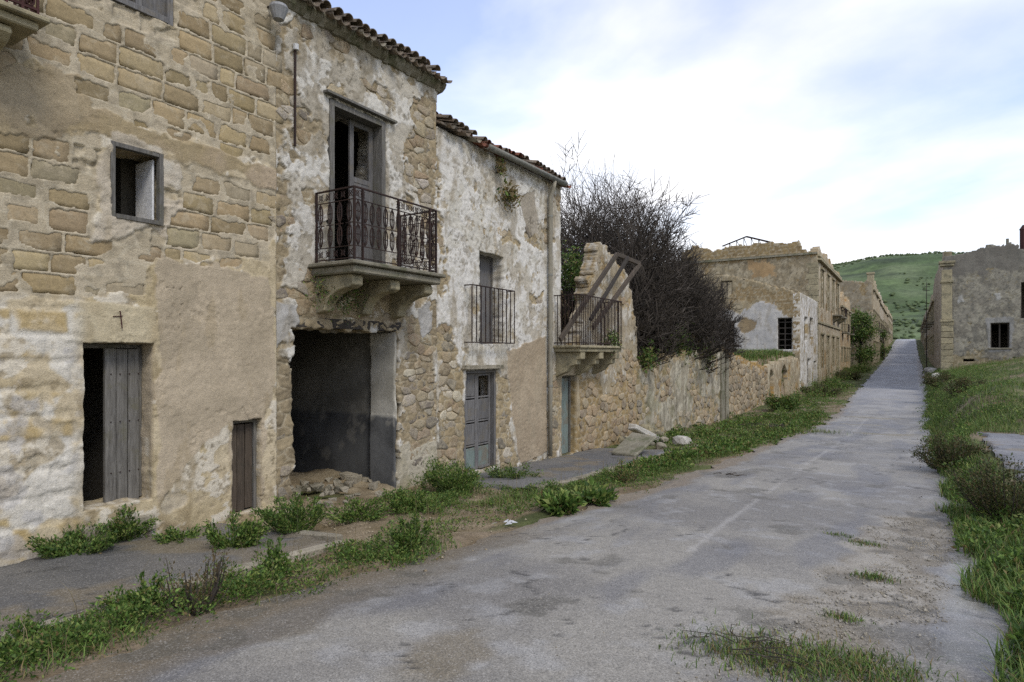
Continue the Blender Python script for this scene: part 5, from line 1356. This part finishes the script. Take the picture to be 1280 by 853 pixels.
px_, pzz = SX(1279, 315, SR); m = MB(); m.tube([(px_ + .15, SR + 1.2, 8.5), (px_ + .15, SR + 1.2, SX(1279, 284, SR)[1])], .22, 10); m.build('tube', M['iron_red'], pole); m = MB(); m.tube([(px_ + .15, SR + 1.2, SX(1279, 284, SR)[1]), (px_ + .15, SR + 1.2, SX(1279, 278, SR)[1])], [.26, .05], 10); m.build('cap', M['iron_red'], pole)
m = MB(); p_ = SX(1260, 304, SR); m.tube([(p_[0], SR + .3, p_[1] - .4), (p_[0], SR + .3, p_[1] + .35)], .09, 8); m.build('flue', M['concrete'], r1)
row_house('old_house', 'brown ruin with balconies just beyond the grey house', 1, 81, 112, 2.1, 8.2, 1041, ('93866f', '82765f', 'a0947e'), ('8f7d5c', '7a6a4c'), ((1.2, 3.2), (4.8, 7.0)), balc=(86, 94, 104), end=True, step=.2)
row_house('old_house', 'pale ruin farther up on the grey house side of the street', 1, 114, 160, 2.3, 7.6, 1061, ('aaa292', '98907f', 'b8b2a6'), ('8f7d5c', '7a6a4c'), ((1.2, 3.2), (4.8, 6.6)), balc=(120, 134, 148), end=True, step=.3)
row_house('old_house', 'farthest ruin at the crest on the grey house side of the street', 1, 163, 258, 2.6, 6.4, 1081, ('9d9280', '8b8170', 'aaa08e'), ('8f7d5c', '7a6a4c'), ((1.2, 3.0), (4.4, 6.0)), balc=(180, 205), end=True, step=.4)
for k, (s, t, h_) in enumerate(((83, 1.35, 9.5),)):
    up = empty('utility_pole', (t, s, gz(s, t)), 'tall thin dark pole in front of the ruins beyond the grey house', 'pole')
    z = gz(s, t); m = MB(); m.tube([(t, s, z - .3), (t, s, z + h_)], [.06, .03], 8); m.build('shaft', M['wood_dark'], up)
    m = MB(); m.bar((t - .45, s, z + h_ - .5), (t + .3, s, z + h_ - .5), .06); m.bar((t - .35, s, z + h_ - .9), (t + .3, s, z + h_ - .9), .06); m.build('cross_arm', M['wood_dark'], up)

# ================================================================== VEGETATION
rng = np.random.default_rng(11)
def unit(v): return v / np.maximum(np.linalg.norm(v, axis=-1, keepdims=True), 1e-9)
def leaf_mesh(name, P, Dr, size, col, width=.45, fold=.25):
    """one small folded leaf per point: P root, Dr pointing direction"""
    n = len(P); Dr = unit(Dr); r = unit(np.cross(Dr, unit(rng.normal(size=(n, 3)) + np.array([0, 0, .6])))); up = np.cross(r, Dr)
    s = size[:, None]
    V = np.stack([P, P + Dr * s * .45 + r * s * width * .5 + up * s * fold * .3, P + Dr * s - up * s * .12, P + Dr * s * .45 - r * s * width * .5 + up * s * fold * .3], 1).reshape(-1, 3)
    i = np.arange(n) * 4
    tris = np.concatenate([np.stack([i, i + 1, i + 2], 1), np.stack([i, i + 2, i + 3], 1)])
    return np_mesh(name, V, tris=tris, col=np.clip(np.repeat(col, 4, 0), 0, 1))
def blade_mesh(name, P, h, lean, col, w=.006):
    n = len(P); a = rng.random(n) * 6.28; d = np.stack([np.cos(a), np.sin(a), np.zeros(n)], 1); sd = np.stack([-np.sin(a), np.cos(a), np.zeros(n)], 1)
    h = h[:, None]; lean = lean[:, None]; up = np.array([0, 0, 1.0])
    m1 = P + up * h * .55 + d * h * lean * .3; tp = P + up * h * (1 - .25 * lean) + d * h * lean
    V = np.stack([P - sd * w, P + sd * w, m1 + sd * w * .8, m1 - sd * w * .8, tp], 1).reshape(-1, 3)
    i = np.arange(n) * 5
    return np_mesh(name, V, np.stack([i, i + 1, i + 2, i + 3], 1), np.stack([i + 3, i + 2, i + 4], 1), col=np.clip(np.repeat(col, 5, 0), 0, 1))
GREENS = [lin('475f28'), lin('587230'), lin('6a823a'), lin('3c5522'), lin('7a8444')]
def greens(n, dry=.03, dark=0.0, tint=None):
    c = np.array(GREENS)[rng.integers(0, len(GREENS), n)] * rng.uniform(.65, 1.25, (n, 1)) * (1 - dark)
    k = rng.random(n) < dry
    c[k] = lin('7c6c46') * rng.uniform(.7, 1.2, (k.sum(), 1))
    if tint is not None: c = c * .5 + np.asarray(tint) * .5 * rng.uniform(.6, 1.2, (n, 1))
    return c
def gzv(S, T): return ground(S, T)
def clump_points(S, T, R, H, nleaf):
    """leaf roots over low domes centred at S,T"""
    n = len(S); idx = np.repeat(np.arange(n), nleaf); m = len(idx)
    a = rng.random(m) * 6.28; r = np.sqrt(rng.random(m)); z = (1 - r ** 2) ** .6 * (.35 + .65 * rng.random(m))
    dx, dy = np.cos(a) * r, np.sin(a) * r
    P = np.stack([T[idx] + dx * R[idx], S[idx] + dy * R[idx], gzv(S, T)[idx] + z * H[idx]], 1)
    D = np.stack([dx, dy, .25 + .9 * rng.random(m) * (1 - .5 * r)], 1) + rng.normal(scale=.35, size=(m, 3))
    return P, D, m
def strip(n, pts, w, dens_seed=0):
    """points scattered along a polyline of (s, t)"""
    pts = np.array(pts, float); L = np.r_[0, np.cumsum(np.hypot(*np.diff(pts, axis=0).T))]
    u = rng.random(n) * L[-1]
    S = np.interp(u, L, pts[:, 0]); T = np.interp(u, L, pts[:, 1])
    return S + rng.normal(scale=w * .3, size=n), T + rng.normal(scale=w, size=n)
def weeds(name, label, S, T, R, H, nleaf, size, kind='stuff', dry=.03, dark=0., tint=None, cat='weeds', width=.5):
    P, D, m = clump_points(S, T, R, H, nleaf)
    me = leaf_mesh(name, P, D, rng.uniform(*size, m), greens(m, dry, dark, tint), width)
    return tag(obj(name, me, M['leaf']), label, cat, kind=kind)

# -- weeds between road and kerb, pavement edge and wall foot
segs = [([(1.0, -4.75), (2.6, -4.6), (3.6, -4.55), (4.6, -4.45), (5.4, -4.3)], 95, .20, .2), ([(1.8, -4.95), (3.4, -4.85), (4.8, -4.8)], 22, .12, .15),
        ([(6.4, -5.6), (7.2, -5.9), (8.2, -5.8), (9.0, -5.4)], 70, .30, .20), ([(8.0, -6.7), (9.0, -6.7), (9.6, -6.9)], 40, .25, .3),
        ([(8.6, -4.9), (10.5, -4.6), (13, -4.5), (16, -4.4), (19, -4.3)], 170, .26, .2), ([(15, -4.0), (22, -3.9), (30, -3.9), (34, -4.0)], 200, .45, .16),
        ([(18, -6.2), (24, -6.0), (32, -5.8)], 160, .7, .22), ([(30, -4.6), (42, -5.2), (60, -5.4)], 220, .8, .5), ([(60, -5.6), (85, -5.8), (130, -5.4)], 160, .6, .7)]
S_, T_, R_, H_ = [], [], [], []
for pts, n, w, h in segs:
    s, t = strip(n, pts, w); S_.append(s); T_.append(t); k = np.clip(np.interp(s, [0, 20, 60, 130], [1, 1.5, 3.0, 5]), 1, 5)
    R_.append(rng.uniform(.07, .17, n) * k); H_.append(rng.uniform(.35, 1.15, n) * h * np.clip(k * .7, 1, 2))
S_, T_, R_, H_ = map(np.concatenate, (S_, T_, R_, H_))
keep = (T_ < road_l(S_) - .05 + .22 * fbm(S_, S_ * 0, 1.1, 4, 41)) & (fbm(S_, T_, .9, 3, 48) > -.25 - .4 * (S_ > 12))
S_, T_, R_, H_ = S_[keep], T_[keep], R_[keep], H_[keep]; H_ = H_ * (1 + .7 * fbm(S_, T_, .6, 2, 49)).clip(.35, 2)
k = S_ < 12
weeds('weeds', 'green nettles and low weeds along the kerb beside the road', S_[k], T_[k], R_[k], H_[k], 150, (.014, .042))
k = ~k
weeds('weeds', 'green weeds on the verge farther along the left houses', S_[k], T_[k], R_[k], H_[k], 60, (.04, .11), dry=.08)
# grass blades on the left verge
S, T = [], []
for pts, n, w in (([(1, -4.6), (3, -4.5), (5.3, -4.25)], 7000, .2), ([(7.5, -5.2), (9, -4.9), (12, -4.5), (19, -4.2)], 14000, .28), ([(18, -4.6), (26, -4.4), (34, -4.2)], 12000, .6), ([(34, -4.3), (60, -5.2)], 7000, .9)):
    s, t = strip(n, pts, w); S.append(s); T.append(t)
S, T = np.concatenate(S), np.concatenate(T); keep = (T < road_l(S) + .22 * fbm(S, S * 0, 1.1, 4, 41)) & (fbm(S, T, .7, 3, 50) > -.15 - .4 * (S > 12)); S, T = S[keep], T[keep]
P = np.stack([T, S, gzv(S, T) - .01], 1); n = len(S)
sc_ = np.interp(S, [0, 10, 30, 60], [1, 1.2, 2.0, 3.5])
me = blade_mesh('grass', P, rng.uniform(.03, .12, n) * sc_ ** .6, rng.uniform(.3, 1.2, n), greens(n, .1), w=.0035)
tag(obj('grass', me, M['leaf']), 'thin grass on the verge between the road and the left houses', 'grass', kind='stuff')

# low rosettes and dead stalks knitting the verge together
S, T = [], []
for a, b, t0, t1, n in ((.8, 5.5, -4.95, -3.95, 170), (5.5, 9.5, -6.9, -4.2, 240), (9, 20, -5.2, -3.7, 380), (15, 34, -7.0, -3.6, 520)):
    S.append(rng.uniform(a, b, n)); T.append(rng.uniform(t0, t1, n))
S, T = np.concatenate(S), np.concatenate(T); keep = (T < road_l(S) - .02 + .22 * fbm(S, S * 0, 1.1, 4, 41)) & (fbm(S, T, 1.0, 3, 62) > -.1) & ~((S > 9) & (S < 16.2) & (T < -5.1)); S, T = S[keep], T[keep]; n = len(S)
k = np.interp(S, [0, 10, 34], [1, 1.3, 2.4])
weeds('weeds', 'low clover and rosettes spread flat over the left verge', S, T, rng.uniform(.08, .2, n) * k, rng.uniform(.02, .07, n) * k, 60, (.014, .04), dry=.12)
S, T = strip(420, [(1, -4.8), (5, -4.5), (9, -5.2), (14, -4.6), (20, -4.4), (32, -5)], .3); keep = T < road_l(S) - .1; S, T = S[keep], T[keep]; n = len(S)
me = blade_mesh('dead_stalks', np.stack([T, S, gzv(S, T) - .01], 1), rng.uniform(.15, .5, n), rng.uniform(.05, .5, n), lin('8b7d5c') * rng.uniform(.5, 1.1, (n, 1)), w=.0028)
tag(obj('dead_stalks', me, M['leaf']), 'thin dead stalks standing among the weeds of the left verge', 'stalks', kind='stuff')

# -- distinct bushes, each its own thing
def bush(name, label, px, size, h, nl=1500, dark=0., dry=.02, tint=None, leaf=(.02, .05), st=None, group=None, stems=15, up=.5):
    s0, t0 = G(*px) if st is None else st
    z0 = gz(s0, t0)
    e = empty(name, (t0, s0, z0), label, 'plant', group)
    rs = random.Random(int(s0 * 100)); m = MB(); tips = []
    for k in range(stems):
        a = rs.uniform(0, 6.28); r = size * math.sqrt(rs.random()) * 1.05; hh = h * rs.uniform(.35, 1.1) * (1 - .3 * (r / size) ** 2)
        tip = Vector((t0 + r * math.cos(a), s0 + r * math.sin(a), z0 + hh)); tips.append((tip, hh))
        b = Vector((t0 + r * .4 * math.cos(a), s0 + r * .4 * math.sin(a), z0 - .03)); mdl = (b + tip) / 2 + Vector((r * .15 * math.cos(a), r * .15 * math.sin(a), .05 * h))
        m.tube([b, mdl, tip], [.008, .006, .003], 4)
    tag(m.build('stems', M['bark'] if dry > .2 else M['leafstem'], e), kind='stuff')
    n = int(nl * 1.4); k = rng.integers(0, stems, n); f = rng.random(n) ** .6
    base = np.array([(t0, s0, z0)]); tp = np.array([list(t) for t, _ in tips])[k]
    P = base + (tp - base) * np.stack([f ** .7, f ** .7, f], 1) + rng.normal(scale=size * .10, size=(n, 3)) * np.array([1, 1, .6])
    P[:, 2] = np.maximum(P[:, 2], z0 + .01)
    out = P - base; D = unit(out) + rng.normal(scale=.5, size=(n, 3)) + np.array([0, 0, up * .4])
    c = greens(n, dry, dark, tint)
    me = leaf_mesh('leaves', P, D, rng.uniform(*leaf, n) * (.7 + .6 * rng.random(n)), c)
    obj('leaves', me, M['leaf'], e)
    return e
M['leafstem'] = plain_mat('green_stem', '55603a', '454d2c', 9)
bush('nettle_bush', 'dark nettle patch at the wall foot left of the plank door', (95, 700), .36, .32, 2600, .15)
bush('nettle_bush', 'leafy green nettles at the foot of the plank door step', (150, 680), .34, .36, 2600, .05)
bush('low_plant', 'low green plant under the beige plaster between the two doors', (225, 680), .22, .16, 900)
bush('nettle_bush', 'round bright nettle bush on the dark pavement before the low door', (290, 690), .3, .36, 2600)
bush('nettle_bush', 'nettle bush between the low door and the wide opening', (372, 668), .42, .42, 3200, .1)
bush('low_plant', 'green plants along the earth heap before the wide opening', (445, 650), .4, .25, 1500)
bush('nettle_bush', 'tall nettle bush right of the wide opening', (508, 640), .35, .35, 2200)
bush('nettle_bush', 'large leafy nettle bush by the wall left of the blue door', (572, 618), .55, .62, 4200, .05)
bush('low_plant', 'low plants at the foot of the blue door', (640, 600), .5, .3, 1600, .1)
bush('upright_shrub', 'small upright shrub at the road edge in front of the earth patch', (512, 690), .22, .38, 1300, .1, leaf=(.025, .05))
bush('dry_shrub', 'dry brown seeding weed standing on the kerb in the near left', (245, 762), .28, .45, 600, .2, .75, lin('4a4034'), (.015, .035), stems=26)
bush('low_plant', 'leafy weed beside the dry shrub near the kerb', (185, 765), .14, .26, 600)
bush('upright_shrub', 'young shoot on the verge in front of the pavement slab', (345, 722), .14, .34, 500)
bush('low_plant', 'dock plant with broad leaves on the verge by the road', (700, 640), .3, .22, 600, leaf=(.06, .13))
bush('dry_shrub', 'brownish weed on the verge before the second balcony', (780, 605), .3, .4, 800, .2, .4)
bush('low_plant', 'broad leaved weeds spreading by the road before the blue door', (742, 628), .35, .2, 700, leaf=(.06, .13))
# right side shrubs
bush('dark_shrub', 'dark reddish shrub nearest the camera on the right verge', None, .6, .75, 5200, .35, .3, lin('3a3026'), (.02, .045), st=(10.0, 1.0), stems=40)
bush('dark_shrub', 'dark reddish shrub at the road edge before the paved patch', None, .65, .7, 4200, .3, .3, lin('3a3026'), (.03, .06), st=(15.5, .65), stems=34)
bush('dark_shrub', 'brown shrub on the grass bank below the grey house', None, .9, .8, 3000, .3, .35, lin('40362a'), (.05, .09), st=(33, 1.9), stems=30)
bush('dark_shrub', 'brown shrub at the road edge below the pilaster', None, .9, .8, 3000, .3, .4, lin('40362a'), (.05, .1), st=(44, 1.4), stems=30)
for k, (s, t, sz, lab) in enumerate(((36, -5.6, 1.0, 'green bush at the foot of the terrace wall'), (48, -5.2, 1.2, 'reddish brown bush before the white house front'), (56, -5.4, 1.3, 'dark bush at the road side before the largest ruin'), (72, -5.6, 1.5, 'bush at the foot of the large ruin windows'), (90, -5.8, 1.6, 'bush by the orange tinted house'))):
    bush('verge_bush', lab, None, sz, .9, 2200, .15 + .1 * (k % 2), .25 if k % 2 else .1, lin('4a3c30') if k % 2 else None, (.08, .16), st=(s, t), stems=20)

# -- grass bank on the right
n = 60000
S = rng.random(n) ** 1.7 * 60 + 1; T = road_r(S) + .04 + .16 * fbm(S, S * 0 + 5, .9, 4, 42) + np.abs(rng.normal(size=n)) * np.interp(S, [0, 10, 30, 60], [.5, 1.0, 1.8, 2.2])
keep = ~((S > 11.4) & (S < 19.3) & (T > 1.2 + .15 * fbm(S, T, .5, 3, 46))) & (fbm(S, T, .9, 3, 47) > -.75 - (S < 14)) & ~((T > 1.9) & (S > 56.5))
S, T = S[keep], T[keep]; n = len(S)
sc_ = np.interp(S, [0, 10, 30, 60], [1, 1.3, 2.4, 3.6])
me = blade_mesh('grass', np.stack([T, S, gzv(S, T) - .01], 1), rng.uniform(.05, .2, n) * sc_ ** .55, rng.uniform(.2, 1.0, n), greens(n, .06), w=.005)
tag(obj('grass', me, M['leaf']), 'grass covering the bank on the right below the grey house', 'grass', kind='stuff')
n = 420
S = rng.random(n) ** 1.3 * 55 + 1.5; T = road_r(S) + .12 + .16 * fbm(S, S * 0 + 5, .9, 4, 42) + np.abs(rng.normal(size=n)) * np.interp(S, [0, 10, 30, 60], [.5, 1.0, 1.8, 2.2])
keep = ~((S > 11.3) & (S < 19.4) & (T > 1.15)) & ~((T > 1.8) & (S > 56.2)); S, T = S[keep], T[keep]; n = len(S)
k = np.interp(S, [0, 10, 30, 60], [1, 1.4, 3, 5])
weeds('weeds', 'leafy green weeds among the grass of the right bank', S, T, rng.uniform(.08, .2, n) * k, rng.uniform(.06, .2, n) * np.sqrt(k), 90, (.03, .08), dry=.05)
# tufts in the broken patch of the road
for k, (x, y, w, n, h) in enumerate(((960, 822, .42, 1500, .07), (1070, 835, .4, 1600, .07), (1090, 722, .14, 260, .06), (1055, 773, .12, 200, .05), (1080, 680, .16, 200, .05), (1050, 670, .14, 150, .05), (1010, 540, 1.0, 900, .09))):
    s0, t0 = G(x, y); S = s0 + rng.normal(scale=w * .42, size=n); T = t0 + rng.normal(scale=w * .6, size=n)
    me = blade_mesh('grass_tuft', np.stack([T, S, gzv(S, T) - .005], 1), rng.uniform(.3, 1.1, n) * h * (2 if k == 6 else 1), rng.uniform(.4, 1.2, n), greens(n, .25), w=.0035)
    e = obj('grass_tuft', me, M['leaf'])
    tag(e, ('dry and green grass tuft at the near end of the gravel patch', 'green grass tuft at the bottom edge of the road', 'small green tuft in the middle of the gravel patch', 'tiny tuft left of the wet strip in the gravel', 'tuft on the far part of the gravel patch', 'thin tuft at the far left of the gravel patch', 'grass spreading onto the road before the terrace wall')[k], 'grass', kind='stuff')
# terrace grass and growth on walls
n = 16000; S = rng.uniform(31.5, 54, n); T = -7.6 - rng.random(n) ** 1.5 * 6
me = blade_mesh('grass', np.stack([T, S, gzv(S, T) - .02], 1), rng.uniform(.2, .6, n), rng.uniform(.2, 1, n), greens(n, .2), w=.016)
tag(obj('grass', me, M['leaf']), 'grass on the terrace behind the wall with doorways', 'grass', kind='stuff')
def wall_plant(label, x, y, D, r, n, dark=0., dry=.1, leaf=(.04, .1), hang=0.):
    s, z = F(x, y, D); e = empty('wall_plant', (-D, s, z), label, 'plant')
    P = np.array([(-D + .1, s, z)]) + rng.normal(size=(n, 3)) * np.array([.25, .5, .4]) * r
    me = leaf_mesh('leaves', P, rng.normal(size=(n, 3)) + np.array([.6, 0, .4 - hang]), rng.uniform(*leaf, n), greens(n, dry, dark)); obj('leaves', me, M['leaf'], e)
    m = MB()
    for k in range(6): m.tube([(-D - .1, s, z - .1), (-D + .1 + .1 * random.random(), s + random.uniform(-.4, .4) * r, z + random.uniform(-.3, .4) * r)], [.008, .003], 4)
    tag(m.build('stems', M['bark'], e), kind='stuff')
wall_plant('dry grey green tuft growing high on the plaster house wall', 632, 246, 7.38, .3, 260, .3, .7, (.06, .14))
wall_plant('thin dry tuft under the gutter of the plaster house', 621, 212, 7.38, .16, 120, .3, .7, (.05, .1))
wall_plant('green plant hanging under the ornate balcony', 425, 372, 7.2, .35, 420, .25, .15, (.03, .06), .8)
wall_plant('leafy sprig under the left corbel of the ornate balcony', 402, 360, 7.3, .3, 300, .2, .3, (.03, .06), .8)
wall_plant('green growth on the slab of the ruined balcony', 760, 425, 6.85, .35, 300, 0, .05, (.05, .09))
wall_plant('ivy on the ruin behind the ruined balcony', 712, 340, 8.8, .8, 900, .1, .05, (.08, .15))
wall_plant('green bush on top of the garden wall below the bare trees', 845, 436, 7.9, .9, 900, .25, .1, (.1, .2))
wall_plant('creeper hanging over the garden wall beside the ruin', 806, 448, 7.4, .5, 350, .2, .15, (.08, .16), .8)
wall_plant('weeds on top of the garden wall near the gate', 880, 440, 7.5, .7, 300, .3, .3, (.1, .2))

# ================================================================== BARE TREES
def bare_tree(name, label, base, H, spread, seed, stems=9, lev=3, lean=(0, 0), crown=(2.4, 9.0)):
    rs = random.Random(seed); x0, y0 = base; z0 = gz(y0, x0)
    e = empty(name, (x0, y0, z0), label, 'tree')
    trunk, twigs = MB(), MB(); ztop = crown[1]; zm = z0 + (ztop - z0) * .5
    def grow(p, d, L, r, level):
        ns = 4 if level < 2 else 3; pts = [p.copy()]; rr_ = [r]
        for i in range(ns):
            d = (d + Vector((rs.gauss(0, .17), rs.gauss(0, .17), rs.gauss(.1 if level else .02, .13)))).normalized()
            if level and p.z < z0 + 3.2: d.z = max(d.z, .3); d.normalize()
            e_ = math.sqrt(((p.x - x0) / crown[0]) ** 2 + ((p.y - y0) / crown[0]) ** 2 + (max(0, p.z - zm) / (ztop - zm)) ** 2)
            if i and e_ > 1 + rs.uniform(-.12, .1): break      # the crown keeps to a rounded dome
            p = p + d * L / ns; pts.append(p.copy()); rr_.append(max(.006, r * (1 - .62 * (i + 1) / ns)))
        (trunk if level < 2 else twigs).tube(pts, rr_, 6 if level == 0 else (4 if level == 1 else 3), caps=False)
        ns = len(pts) - 1
        if level >= lev or ns < 1: return
        nch = (9, 9, 7)[level]
        for k in range(nch):
            f = rs.uniform(.3, 1.0); j = min(int(f * ns), ns - 1); q = pts[j].lerp(pts[j + 1], f * ns - j)
            axis = (pts[j + 1] - pts[j]).normalized(); sd = Vector((rs.gauss(0, 1), rs.gauss(0, 1), rs.gauss(.15, .7))); sd = (sd - axis * sd.dot(axis)).normalized()
            grow(q, (axis * rs.uniform(.55, 1.0) + sd * rs.uniform(.5, .95)).normalized(), L * rs.uniform(.42, .72), max(.010, rr_[j] * .6), level + 1)
    for k in range(stems):
        a = 6.283 * k / stems + rs.uniform(-.4, .4); t = rs.uniform(.1, .68) * spread
        d = Vector((math.cos(a) * t + lean[0], math.sin(a) * t + lean[1], 1)).normalized()
        grow(Vector((x0 + .3 * math.cos(a), y0 + .3 * math.sin(a), z0 - .1)), d, H * rs.uniform(.5, .66), rs.uniform(.06, .11), 0)
    trunk.build('trunk', M['bark'], e); twigs.build('crown', M['bark'], e)
    return e
bare_tree('bare_tree', 'tallest leafless dark tree rising behind the downpipe house', (-10.0, 21.6), 9.6, .62, 21, 22, crown=(3.1, 8.9))
bare_tree('bare_tree', 'leafless dense dark tree over the garden wall, middle of three', (-9.6, 26), 8.6, .66, 22, 20, crown=(2.7, 7.9))
bare_tree('bare_tree', 'lowest leafless tree spreading towards the terrace, right of the other two', (-9.4, 30.4), 7.0, .7, 23, 18, crown=(2.3, 6.3))
# leafy tree growing out of a collapsed house
def leafy_tree(name, label, base, H, R, n, seed):
    rs = random.Random(seed); x0, y0 = base; z0 = gz(y0, x0); e = empty(name, (x0, y0, z0), label, 'tree')
    m = MB(); cl = []
    m.tube([(x0, y0, z0 - .3), (x0 + .1, y0, z0 + H * .35), (x0, y0 + .2, z0 + H * .7)], [.22, .16, .08], 8)
    for k in range(22):
        a = rs.uniform(0, 6.28); f = rs.uniform(.12, 1); r = R * rs.uniform(.3, 1) * math.sin(min(1, f * 1.1) * 2.4 + .45); p = (x0 + r * math.cos(a), y0 + r * math.sin(a), z0 + H * f)
        m.tube([(x0, y0, z0 + H * f * .55), p], [.06, .02], 5); cl.append(p)
    m.build('trunk', M['bark'], e)
    c = np.array(cl)[rng.integers(0, len(cl), n)]; P = c + rng.normal(size=(n, 3)) * R * .2
    me = leaf_mesh('crown', P, rng.normal(size=(n, 3)) + np.array([0, 0, .3]), rng.uniform(.2, .42, n), greens(n, .04, .05)); obj('crown', me, M['leaf'], e)
leafy_tree('leafy_tree', 'green leafy tree growing against the houses up the street', (-6.4, 105), 8.2, 2.5, 5200, 4)
leafy_tree('leafy_tree', 'small green tree by the gabled ruin, farther up', (-4.4, 134), 5.2, 1.3, 1200, 6)

# ================================================================== SMALL THINGS
def lump(name, label, x, y, z, r, rs, mat, sq=(1, 1, .7), group=None, cat='stone'):
    import bmesh
    bm = bmesh.new(); bmesh.ops.create_icosphere(bm, subdivisions=2, radius=r)
    for v in bm.verts:
        k = 1 + rs.uniform(-.16, .16); v.co = Vector((v.co.x * sq[0] * k, v.co.y * sq[1] * k, v.co.z * sq[2] * k))
        for ax in range(3): v.co[ax] = max(-r * sq[ax] * .8, min(r * sq[ax] * .8, v.co[ax]))
    me = bpy.data.meshes.new(name); bm.to_mesh(me); bm.free()
    o = obj(name, me, mat, None, (x, y, z)); o.rotation_euler = (rs.uniform(-.3, .3), rs.uniform(-.3, .3), rs.uniform(0, 3)); return tag(o, label, cat, group)
rs = random.Random(91)
s, t = G(853, 557); lump('boulder', 'pale boulder in the grass at the road edge past the rubble', t, s, gz(s, t) + .1, .26, rs, M['white_beam'], (1.2, 1, .8))
s, t = G(826, 562); lump('boulder', 'tan stone lying beside the fallen white beam', t, s, gz(s, t) + .08, .17, rs, M['kerb'])
s, t = G(195, 660); lump('boulder', 'rounded pale stone at the plank door step', t, s, gz(s, t) + .1, .13, rs, M['white_beam'])
s, t = G(1180, 585)
# rubble heap at the end of the ruin with a fallen white beam
hs, ht = B4 - .9, -6.85
for k in range(34):
    r = rs.uniform(.06, .2); y = hs + rs.gauss(0, .8); x = ht + rs.gauss(.05, .3); d = math.hypot((y - hs) / 1.2, (x - ht) / .6)
    lump('rubble_stone', 'broken ochre stone in the heap under the fallen white beam', x, y, gz(y, x) + max(0, .45 - .35 * d) + r * .3, r, rs, rs.choice((M['kerb'], M['corbel'], M['corbel'])), (1.1, .9, .75), 'stones of the heap by the ruin')
m = MB(); p = F(790, 533, 6.75); q_ = F(826, 556, 6.5)
m.bar((-6.75, p[0], p[1]), (-6.4, q_[0], q_[1] + .02), .3, .2)
m.v = [(x + rs.uniform(-.03, .03), y + rs.uniform(-.03, .03), z + rs.uniform(-.03, .03)) for x, y, z in m.v]
tag(m.build('fallen_beam', M['white_beam'], bevel=.03), 'broken white plastered beam lying slanted on the rubble heap', 'beam')
m = MB(); p = G(795, 572); m.add([(p[1] - .6, p[0] - .1, gz(*p) + .02), (p[1] + .1, p[0] - .3, gz(*p) + .03), (p[1] + .2, p[0] + .9, gz(*p) + .35), (p[1] - .5, p[0] + 1.0, gz(*p) + .4), (p[1] - .6, p[0] - .1, gz(*p) + .1), (p[1] + .1, p[0] - .3, gz(*p) + .11), (p[1] + .2, p[0] + .9, gz(*p) + .43), (p[1] - .5, p[0] + 1.0, gz(*p) + .48)],
      [(0, 3, 2, 1), (4, 5, 6, 7), (0, 1, 5, 4), (1, 2, 6, 5), (2, 3, 7, 6), (3, 0, 4, 7)]); tag(m.build('fallen_slab', M['concrete'], bevel=.02), 'grey concrete slab tilted against the rubble heap', 'slab')
# litter
s, t = G(627, 658)
for k in range(5):
    m = MB(); x = t + rs.uniform(-.12, .12); y = s + rs.uniform(-.12, .12); z = gz(y, x) + .03; r = rs.uniform(.03, .06)
    m.add([(x - r, y - r * .6, z), (x + r, y - r * .5, z + rs.uniform(0, .03)), (x + r * .8, y + r * .6, z + rs.uniform(0, .04)), (x - r * .7, y + r * .6, z + rs.uniform(0, .03)), (x, y, z + rs.uniform(.01, .04))], [(0, 1, 4), (1, 2, 4), (2, 3, 4), (3, 0, 4)])
    tag(m.build('paper_scrap', M['litter']), 'crumpled white paper scrap on the verge by the road', 'litter', 'paper scraps by the road')
# twigs and fallen branches
def twig(label, px, L, n, seed, r=.006, st=None):
    rs2 = random.Random(seed); s0, t0 = G(*px) if st is None else st; m = MB()
    for k in range(n):
        a = rs2.uniform(0, 6.28); s1 = s0 + rs2.gauss(0, L * .25); t1 = t0 + rs2.gauss(0, L * .35); pts = []
        for i in range(4):
            sx, tx = s1 + math.sin(a) * L * i / 3 * .6, t1 + math.cos(a) * L * i / 3; a += rs2.uniform(-.3, .3); pts.append((tx, sx, gz(sx, tx) + .03 + r + (.12 * L * math.sin(i) * rs2.random() if n > 3 else 0)))
        m.tube(pts, [r, r * .8, r * .6, r * .3], 4)
    return tag(m.build('fallen_branch', M['bark']), label, 'branch')
twig('dark branches fallen on the verge before the terrace wall', (965, 535), 1.1, 26, 3, .018)
twig('small dark twig lying on the road below the boulder', (910, 596), .25, 5, 4, .012)
twig('dry twigs lying in the grass at the bottom of the road', (930, 812), .35, 14, 5, .004)
twig('thin stick on the wet road near the right verge', (1162, 625), .3, 1, 6, .005)
twig('bent dry stalk on the kerb in the near left', (165, 775), .3, 5, 7, .004)
# blown debris and white blocks on the far right verge
for k, (s, t, r) in enumerate(((52, 1.5, .45), (66, 1.5, .4), (74, 1.4, .5))):
    lump('fallen_block', ('pale fallen block on the verge before the pilaster', 'pale fallen block by the street side of the grey house', 'white fallen block beside the ruins up the right verge')[k], t, s, gz(s, t) + .15, r, rs, M['white_beam'], (1, 1.1, .6), cat='block')
